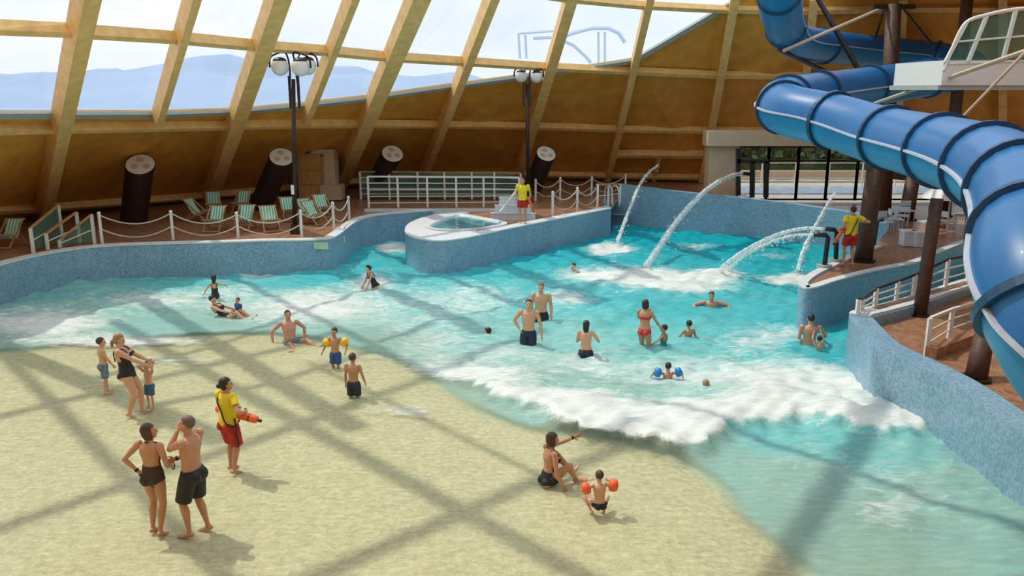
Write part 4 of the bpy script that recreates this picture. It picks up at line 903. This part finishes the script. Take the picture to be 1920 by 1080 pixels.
    hcv = np.array(hc*H); headd = np.linalg.norm(co-hcv, axis=1)/H < .078*hs
    thigh_t = dist['thigh'][1]; inth = dist['thigh'][0] < .056*k
    inleg = inth & (thigh_t > .16)
    tors = ~headd & ~foreclose & (u < .3) & (u > -.09) & (np.abs(lat) < .14*k) & (np.abs(frw) < .12*k)
    for w in (wear or []):
        kind, cm = w[0], CL[w[1]]
        if kind == 'swimsuit':
            top = np.where(frw > 0, .215, w[2] if len(w) > 2 else .09)
            kp = tors & (u < top) & ((u > -.068+.38*np.abs(lat)) | ((np.abs(lat) < .05) & (u > -.075))) & ~((thigh_t > .30) & inth)
            kp |= tors & (u < top) & (u > .0) & ~inleg
            subset(bme, co, no, kp, .007, 'swimsuit', cm, rt)
            if len(w) > 2 and w[2] < .12:
                m1_ = MB().tube([x*H for x in spline([T(.195, -.04, .075*k), T(.265, -.042, .048*k), T(.296, -.030, 0), T(.303, 0, -.036), T(.296, .030, 0), T(.265, .042, .048*k), T(.195, .04, .075*k)], 5)], .007*H, 6)
                me_ = bpy.data.meshes.new('strap'); me_.from_pydata(m1_.v, [], m1_.f); put(me_, 'neck_strap', cm, rt)
            else:
              for s in (-1, 1):
                m1_ = MB().tube([x*H for x in spline([T(.20, s*.05, .064*k+.004), T(.262, s*.06, .052*k), T(.291, s*.056, 0), T(.26, s*.05, -.05*k-.004), T(w[2] if len(w) > 2 else .09, s*.035, -.060*k-.004)], 5)], .007*H, 6)
                me_ = bpy.data.meshes.new('strap'); me_.from_pydata(m1_.v, [], m1_.f); put(me_, 'strap', cm, rt)
        elif kind == 'briefs':
            subset(bme, co, no, tors & (u < .025) & (u > -.08+.45*np.abs(lat)) & ~((thigh_t > .25) & inth), .006, 'swim_briefs', cm, rt)
        elif kind == 'top': subset(bme, co, no, tors & (u < .215) & (u > .165), .006, 'bikini_top', cm, rt)
        elif kind == 'shirt':
            sl_ = (dist['arm'][0] < .046) & (dist['arm'][1] < .55) & ~headd & (u > .12)
            kp = ((tors & (u > -.01)) | sl_ | ((np.abs(lat) < sw_*1.1) & (u > .2) & (u < .292) & ~headd)) & (dist['fore'][0] > .028)
            subset(bme, co, no, kp, .014, 'shirt', cm, rt)
            ms = MB(); ms.tube([T(-.02)*H, T(.03)*H, T(.10)*H, T(.2)*H], [.102*k*H, .098*k*H, .090*k*H, .090*k*H], 20, ry=[.086*k*H, .080*k*H, .068*k*H, .068*k*H], right=R_t)
            put(remesh(ms, .012, 3), 'shirt_hem', cm, rt)
        elif kind == 'rash': 
            subset(bme, co, no, (tors & (u > -.05)) | ((dist['arm'][0] < .046) & (dist['arm'][1] < .6) & (u > .1) & ~headd), .007, 'swim_shirt', cm, rt)
        elif kind == 'shorts':
            ln = w[2] if len(w) > 2 else .75; ms = MB(); f = 1.0
            ms.tube([T(.03)*H, T(.0)*H, T(-.05)*H], [.093*k*H, .098*k*H, .090*k*H], 18, ry=[.070*k*H, .076*k*H, .072*k*H], right=R_t)
            for s in (-1, 1): ms.ball(T(-.03, s*.040, -.037*k)*H, .058*k*H, 12)
            for j, s in enumerate((-1, 1)):
                kn = bones[4+j*2][2] if bones[4+j*2][0] == 'thigh' else None
                ms.tube([(hip[s]+up*.01)*H, hip[s].lerp(kn, .25)*H, hip[s].lerp(kn, ln)*H], [.058*k*H, .064*k*H, .060*k*H], 16)
            put(remesh(ms, .011, 2), 'shorts', cm, rt)
        elif kind == 'armbands':
            for s in (-1, 1):
                a, b = sh[s], ha_[s][0]; ms = MB().tube([a.lerp(b, t_)*H for t_ in (.22, .32, .6, .9, 1.0)], [r_*H for r_ in (.04, .082, .09, .082, .04)], 14)
                me_ = bpy.data.meshes.new('armband'); me_.from_pydata(ms.v, [], ms.f); put(me_, 'armband', cm, rt)
        elif kind == 'watch':
            s = w[2]; e_, w_ = ha_[s]; d = (w_-e_).normalized(); ms = MB().tube([(w_-d*.022)*H, (w_-d*.002)*H], .0185*H, 14)
            me_ = bpy.data.meshes.new('watch'); me_.from_pydata(ms.v, [], ms.f); put(me_, 'wrist_watch', cm, rt)
        elif kind == 'sash':
            ms = MB().tube([x*H for x in spline([T(.285, .06, 0), T(.24, .04, -.078*k), T(.14, -.005, -.082*k), T(.03, -.06, -.088*k), T(-.02, -.10, -.03), T(.03, -.07, .085*k), T(.15, 0, .088*k), T(.25, .05, .075*k), T(.285, .06, 0)], 5)], .008*H, 6)
            ms.v = [(-x if len(w) > 2 else x, y, z) for x, y, z in ms.v]
            me_ = bpy.data.meshes.new('strap'); me_.from_pydata(ms.v, [], ms.f); put(me_, 'tube_strap', cm, rt)
    # hair
    if hairstyle:
        ms = MB(); g = hs
        if hairstyle in ('short', 'crop'):
            e_ = .0475 if hairstyle == 'short' else .0455
            ms.ball(hr_(0, -.013, .020), (e_*g, .056*g, .0535*g), 18, Rh)
        else:
            ms.ball(hr_(0, -.013, .020), (.049*g, .0575*g, .056*g), 18, Rh)
            ms.ball(hr_(0, -.026, -.006), (.045*g, .042*g, .052*g), 14, Rh)
        if hairstyle == 'bob':
            ms.ball(hr_(0, -.024, -.030), (.046*g, .036*g, .045*g), 14, Rh)
            for s in (-1, 1): ms.ball(hr_(s*.038, -.006, -.020), (.014*g, .026*g, .045*g), 10, Rh)
        if hairstyle == 'bun': ms.ball(hr_(0, -.072, -.002), (.024*g, .024*g, .022*g), 12, Rh)
        if hairstyle == 'pony': ms.tube([hr_(0, -.055, .0), hr_(0, -.078, -.03), hr_(0, -.072, -.08), hr_(0, -.066, -.10)], [.014, .019, .015, .006], 10)
        if hairstyle == 'long':
            ms.tube([hr_(0, -.03, 0), hr_(0, -.045, -.05), hr_(0, -.045, -.10)], [.045, .043, .03], 12, ry=[.03, .022, .014], right=Rh@V((1, 0, 0)))
        ms.v = [tuple(V(v)*H) for v in ms.v]; hm = remesh(ms, vox, 2)
        # cut the hair back from the face
        c2, n2 = mesh_arr(hm); loc = (c2/H-np.array(hc))@np.array(Rh)/g
        push = (loc[:, 1] > .012) & (loc[:, 2] < .036); cc = c2.copy(); hcn = np.array(hr_(0, -.01, .0)*H)
        cc[push] = hcn+(cc[push]-hcn)*.80; n_ = (np.random.RandomState(1).rand(len(cc))-.5)*.004*(~push); cc += n2*n_[:, None]
        hm.vertices.foreach_set('co', cc.ravel()); hm.update(); put(hm, 'hair', HR[hair], rt)
    for s in (-1, 1):
        ms = MB().ball(hr_(s*.017, .0425, .004)*H, .0052*H*hs, 8); me_ = bpy.data.meshes.new('eye'); me_.from_pydata(ms.v, [], ms.f); put(me_, 'eye', EYE, rt)
    ms = MB().ball(hr_(0, .0475, -.036)*H, (.013*H*hs, .005*H*hs, .0045*H*hs), 8, Rh); me_ = bpy.data.meshes.new('mouth'); me_.from_pydata(ms.v, [], ms.f); put(me_, 'mouth', LIP, rt)
    return rt
def at_floor(px, py): return P(px, py, -.04)
def wade(px, pyw, pyhead, H, standing=1.0):                 # stand so that head and waterline come where the photo has them
    w = P(px, pyw, 0); d = Q(px, pyhead, w.y).z; return Vector((w.x, w.y, d-H*PS*standing))
# ------------------------------------------------------------------ the couple in front
PW = at_floor(298, 1000)
person('woman in a low backed dark brown swimsuit with brown bobbed hair, hand on hip', PW, 1.68, yaw=-12, sex='f', sk='tan', hair='brown', hairstyle='bob', head_yaw=-48, head_pitch=-8,
       hl=(-.098, -.045, .575), el=(-1, -.30, .25), hr=(.135, .075, .585), er=(.55, -1, 0), fl=(-.052, .0, .045), fr=(.048, -.045, .045), wear=[('swimsuit', 'brown', .10), ('watch', 'black', -1)], vox=.0062)
PM = at_floor(372, 1000)
person('man in knee length black shorts with cropped greying hair, hand raised to chin', PM, 1.80, yaw=74, sex='m', sk='tan', hair='grey', hairstyle='crop', head_yaw=10, head_pitch=-6, bulk=1.04,
       hr=(.015, .155, .60), er=(.6, -.5, -.4), hl=(.02, .115, .835), el=(-.3, .6, -1), fl=(-.075, .02, .045), fr=(.06, -.05, .045), wear=[('shorts', 'black', .88), ('watch', 'black', 1)], vox=.0062)
# ------------------------------------------------------------------ lifeguards and their rescue tubes
def rescue_tube(a, b, label, r=.075):
    a = Vector(a); b = Vector(b); t_ = thing('rescue_tube', label, 'rescue tube', (a+b)/2, 'orange lifeguard rescue tubes'); d = (b-a)
    MB().tube([a, a+d*.03, a+d*.1, a+d*.9, a+d*.97, b], [r*.35, r*.8, r, r, r*.8, r*.35], 14).build('float', 'orange', t_, smooth=True)
    for f in (.2, .8): MB().tube([a+d*(f-.012), a+d*(f+.012)], r*1.03, 14).build('band', 'black', t_)
    MB().tube([b, b+d.normalized()*.06], .03, 8).build('clip', 'black', t_); return t_
LG = at_floor(436, 885)
person('lifeguard in yellow shirt and red shorts, dark hair in a bun, on the beach', LG, 1.66, yaw=-28, sex='f', sk='tan', hair='dark', hairstyle='bun', head_yaw=-35, head_pitch=-5,
       hl=(-.06, .13, .63), el=(-1, -.2, 0), hr=(.155, .06, .63), er=(.7, -1, 0), fl=(-.055, .03, .045), fr=(.055, -.03, .045), wear=[('shirt', 'yellow'), ('shorts', 'red', .9), ('sash', 'black', 1)], vox=.0066)
rescue_tube(LG+Vector((-.26, .16, 1.16)), LG+Vector((.54, -.02, 1.0)), 'orange rescue tube held at the hips of the lifeguard with the bun')
s_ = MB().tube([LG+Vector(v) for v in ((.16, -.14, 1.08), (.20, -.18, .92), (.18, -.18, .77), (.22, -.19, .66), (.20, -.18, .56))], .018, 7); tag(s_.build('tube_leash', STRAP, smooth=True), 'black leash hanging beside the red shorts of the beach lifeguard', 'strap')
LB = P(980, 419, DZ+.03); 
person('lifeguard in yellow shirt and red shorts standing on the island by the pale steps', LB, 1.76, yaw=172, sk='tan', hair='brown', hairstyle='short', hl=(-.16, .04, .52), hr=(.15, .05, .50), wear=[('shirt', 'yellow'), ('shorts', 'red', .7)], vox=.011)
rescue_tube(LB+Vector((.22, -.14, 1.12)), LB+Vector((.44, -.2, .55)), 'orange rescue tube hanging beside the lifeguard on the island', .06)
LR = P(1590, 499, DZ+.03)
person('lifeguard in yellow shirt and red shorts seen from behind beside the thick brown pole', LR, 1.76, yaw=8, sk='tan', hair='dark', hairstyle='short', hr=(.21, .05, .72), er=(.8, -1, -.3), hl=(-.18, .06, .60), fl=(-.075, .02, .045), fr=(.075, 0, .045), wear=[('shirt', 'yellow'), ('shorts', 'red', .7), ('sash', 'black')], vox=.009)
rescue_tube(LR+Vector((-.20, .02, 1.26)), LR+Vector((-.52, -.05, .74)), 'orange rescue tube under the arm of the lifeguard beside the brown pole', .06)
# ------------------------------------------------------------------ family at the left
PF = at_floor(252, 778)
person('woman in a black swimsuit with blond ponytail reaching down to a small child', PF, 1.70, yaw=-78, sex='f', sk='fair', hair='blond', hairstyle='pony', bulk=1.18, lean=-8, head_pitch=12, pelvis=(0, -.03, .51),
       hr=(.07, .27, .56), er=(.3, -.3, -1), hl=(-.03, .27, .57), el=(-.3, -.3, -1), fl=(-.06, .07, .045), fr=(.06, -.04, .045), wear=[('swimsuit', 'black', .15)], vox=.0075)
person('small child in blue trunks standing right in front of the blond woman', at_floor(284, 766), .98, yaw=160, kid=True, sk='fair', hair='brown', hairstyle='short', hl=(-.06, .10, .92), el=(-1, 0, .3), hr=(.05, .11, .92), er=(1, 0, .3), wear=[('shorts', 'denim', .85)], vox=.0075)
person('boy in grey blue swim shorts standing left of the blond woman', at_floor(200, 738), 1.22, yaw=-55, kid=True, sk='fair', hair='brown', hairstyle='short', hr=(.10, .13, .50), fl=(-.06, .03, .045), fr=(.06, -.03, .045), wear=[('shorts', 'greyblue', .85)], vox=.0075)
# ------------------------------------------------------------------ sitters in the shallows
sit_f = dict(pelvis=(0, 0, .06))
person('woman in a black swimsuit sitting in the shallows with right arm stretched out', at_floor(1028, 908), 1.68, yaw=-68, sex='f', sk='tan', hair='brown', hairstyle='bob', pelvis=(0, 0, .065), lean=5, head_yaw=-5,
       hl=(-.15, .34, .36), el=(-.3, 0, -1), hr=(.17, .07, .05), er=(.6, -1, 0), fl=(-.10, .30, .03), fr=(.05, .26, .03), kl=(-.45, .3, 1), kr=(.45, .3, 1), wear=[('swimsuit', 'black', .08), ('watch', 'black', -1)], vox=.0068)
person('small child in black trunks and orange armbands crouching in the shallows', at_floor(1124, 966), 1.05, yaw=10, kid=True, sk='fair', hair='brown', hairstyle='short', pelvis=(0, 0, .17), lean=8, hl=(-.20, .15, .30), el=(-1, -.1, -.2), hr=(.19, .15, .42), er=(1, 0, -.2),
       fl=(-.10, .06, .04), fr=(.08, .05, .04), kl=(-.7, 1, .7), kr=(.7, 1, .7), wear=[('briefs', 'black'), ('armbands', 'orange')], vox=.007)
person('man sitting in the shallow water facing out with legs spread towards the beach', P(545, 648, -.20), 1.78, yaw=205, sk='red', hair='brown', hairstyle='crop', pelvis=(0, 0, .05), lean=-14, head_pitch=-5,
       hl=(-.21, -.10, .06), hr=(.23, -.06, .06), el=(-1, -.5, 0), er=(1, -.5, 0), fl=(-.30, .38, .04), fr=(.02, .47, .04), kl=(-.3, 0, 1), kr=(.1, 0, 1), wear=[('shorts', 'greyblue', .6)], vox=.008)
# ------------------------------------------------------------------ waders
def wader(label, px, pyw, pyh, H, **k):
    st_ = k.pop('standing', 1.0); rt_ = wade(px, pyw, pyh, H, st_); return person(label, rt_, H, vox=k.pop('vox', .0105 if H > 1.3 else .009), **k)
wader('boy with yellow armbands and blue shorts walking in the water towards the beach', 630, 685, 613, 1.22, yaw=165, kid=True, sk='tan', hair='dark', hairstyle='short', hl=(-.24, .05, .58), hr=(.25, .03, .50), el=(-1, -.5, 0), er=(1, -.5, 0), wear=[('shorts', 'blue', .8), ('armbands', 'yellowfloat')])
wader('boy in dark grey shorts standing with his back to the beach', 664, 741, 660, 1.30, yaw=-8, kid=True, sk='tan', hair='brown', hairstyle='short', hr=(.17, .06, .48), hl=(-.14, .03, .47), wear=[('shorts', 'charcoal', .85)])
wader('girl in a black swimsuit with arms held out by the left pool wall', 404, 560, 514, 1.30, yaw=15, sex='f', kid=True, sk='fair', hair='dark', hairstyle='long', hl=(-.26, .05, .52), hr=(.27, .05, .68), el=(-1, -.5, 0), er=(1, -.5, 0), wear=[('swimsuit', 'black', .18)])
wader('girl in a black swimsuit leaning forward near the island wall', 703, 540, 492, 1.45, yaw=120, sex='f', sk='fair', hair='dark', hairstyle='bun', lean=22, hl=(-.10, .22, .48), hr=(.10, .24, .46), wear=[('swimsuit', 'black', .16)])
wader('man in black shorts standing behind the man in navy shorts', 1014, 604, 528, 1.82, yaw=170, sk='fair', hair='grey', hairstyle='crop', bulk=1.05, hl=(-.16, .04, .50), hr=(.15, .04, .50), wear=[('shorts', 'black', .8)])
wader('man in navy shorts standing waist deep with hand at hip', 991, 645, 558, 1.80, yaw=165, sk='fair', hair='dark', hairstyle='short', head_yaw=15, head_pitch=-10, hr=(.12, .02, .56), er=(1, -.4, 0), hl=(-.19, .03, .50), wear=[('shorts', 'navy', .85)])
wader('long haired bather in dark shorts seen from behind in the middle of the pool', 1098, 668, 598, 1.62, yaw=-12, sex='f', sk='fair', hair='dark', hairstyle='long', hl=(-.06, .16, .70), hr=(.10, .16, .72), el=(-.6, -.4, -1), er=(.8, -.2, -1), wear=[('shorts', 'navy', .7)])
wader('woman in a red bikini standing with one arm bent beside the girl in teal', 1207, 652, 559, 1.66, yaw=-35, sex='f', sk='tan', hair='dark', hairstyle='bob', hr=(.16, .22, .52), hl=(-.08, .20, .74), el=(-.6, 0, -1), wear=[('briefs', 'rose'), ('top', 'rose')])
wader('girl in a teal swimsuit stretching her arm towards the woman in red', 1244, 650, 607, 1.20, yaw=70, sex='f', kid=True, sk='tan', hair='dark', hairstyle='short', hl=(-.12, .25, .55), hr=(.14, .05, .45), wear=[('swimsuit', 'teal', .16)])
wader('bare backed boy waist deep right of the girl in teal', 1291, 629, 599, 1.25, yaw=20, kid=True, sk='tan', hair='dark', hairstyle='short', hl=(-.28, .10, .50), hr=(.18, .06, .52), el=(-1, -.5, 0), wear=[('shorts', 'navy')])
wader('man chest deep with elbows out near the water jets', 1333, 573, 544, 1.80, yaw=175, sk='red', hair='brown', hairstyle='crop', hl=(-.30, .10, .66), hr=(.27, .16, .70), el=(-1, -.3, 0), er=(1, -.3, 0), wear=[('shorts', 'navy')])
wader('child with blue armbands up to the chest in the foam', 1252, 710, 678, 1.15, yaw=5, kid=True, sk='tan', hair='dark', hairstyle='short', hl=(-.30, .06, .70), hr=(.30, .05, .68), el=(-1, 0, .3), er=(1, 0, .3), wear=[('shorts', 'blue'), ('armbands', 'bluefloat')])
wader('fair haired child with only the head above the foam', 1323, 727, 710, 1.20, yaw=0, kid=True, sk='fair', hair='blond', hairstyle='short', wear=[('shorts', 'blue')])
wader('dark haired swimmer with only the head above water below the longest jet', 1075, 507, 491, 1.70, yaw=150, sk='fair', hair='dark', hairstyle='short', wear=[('shorts', 'navy')])
wader('swimmer with rosy face low in the water left of the standing men', 915, 625, 611, 1.65, yaw=70, sk='red', hair='dark', hairstyle='short', wear=[('shorts', 'navy')])
wader('man in dark trunks seen from behind by the right wall, holding a child', 1517, 645, 586, 1.80, yaw=-10, sk='red', hair='dark', hairstyle='short', hr=(.16, .16, .60), er=(.9, -.3, -.3), hl=(-.10, .16, .62), wear=[('briefs', 'black')])
wader('child carried at the side of the man by the right wall', 1535, 654, 628, 1.05, yaw=10, kid=True, sk='fair', hair='dark', hairstyle='short', hl=(-.10, .1, 1.02), el=(-1, 0, 1), hr=(.08, .1, 1.04), er=(1, 0, 1), wear=[('shorts', 'navy')])
w = P(412, 592, 0)
person('dark haired adult lying back in the water and holding a small child', Vector((w.x, w.y, -.30)), 1.72, yaw=-100, sex='f', sk='fair', hair='dark', hairstyle='short', pelvis=(0, .12, .12), lean=-42, head_pitch=25, hl=(-.10, .28, .24), hr=(.10, .28, .24), el=(-.5, 0, -1), er=(.5, 0, -1),
       fl=(-.08, .52, .12), fr=(.08, .52, .10), kl=(0, 0, 1), kr=(0, 0, 1), wear=[('swimsuit', 'black', .18)], vox=.0105)
w = P(447, 592, 0)
person('small child in a dark blue swim shirt sitting on the adult lying in the water', Vector((w.x, w.y+.05, -.12)), .95, yaw=150, kid=True, sk='tan', hair='brown', hairstyle='short', pelvis=(0, 0, .16), fl=(-.10, .25, .10), fr=(.10, .25, .10), kl=(0, 0, 1), kr=(0, 0, 1), wear=[('rash', 'blue'), ('shorts', 'navy', .5)], vox=.009)
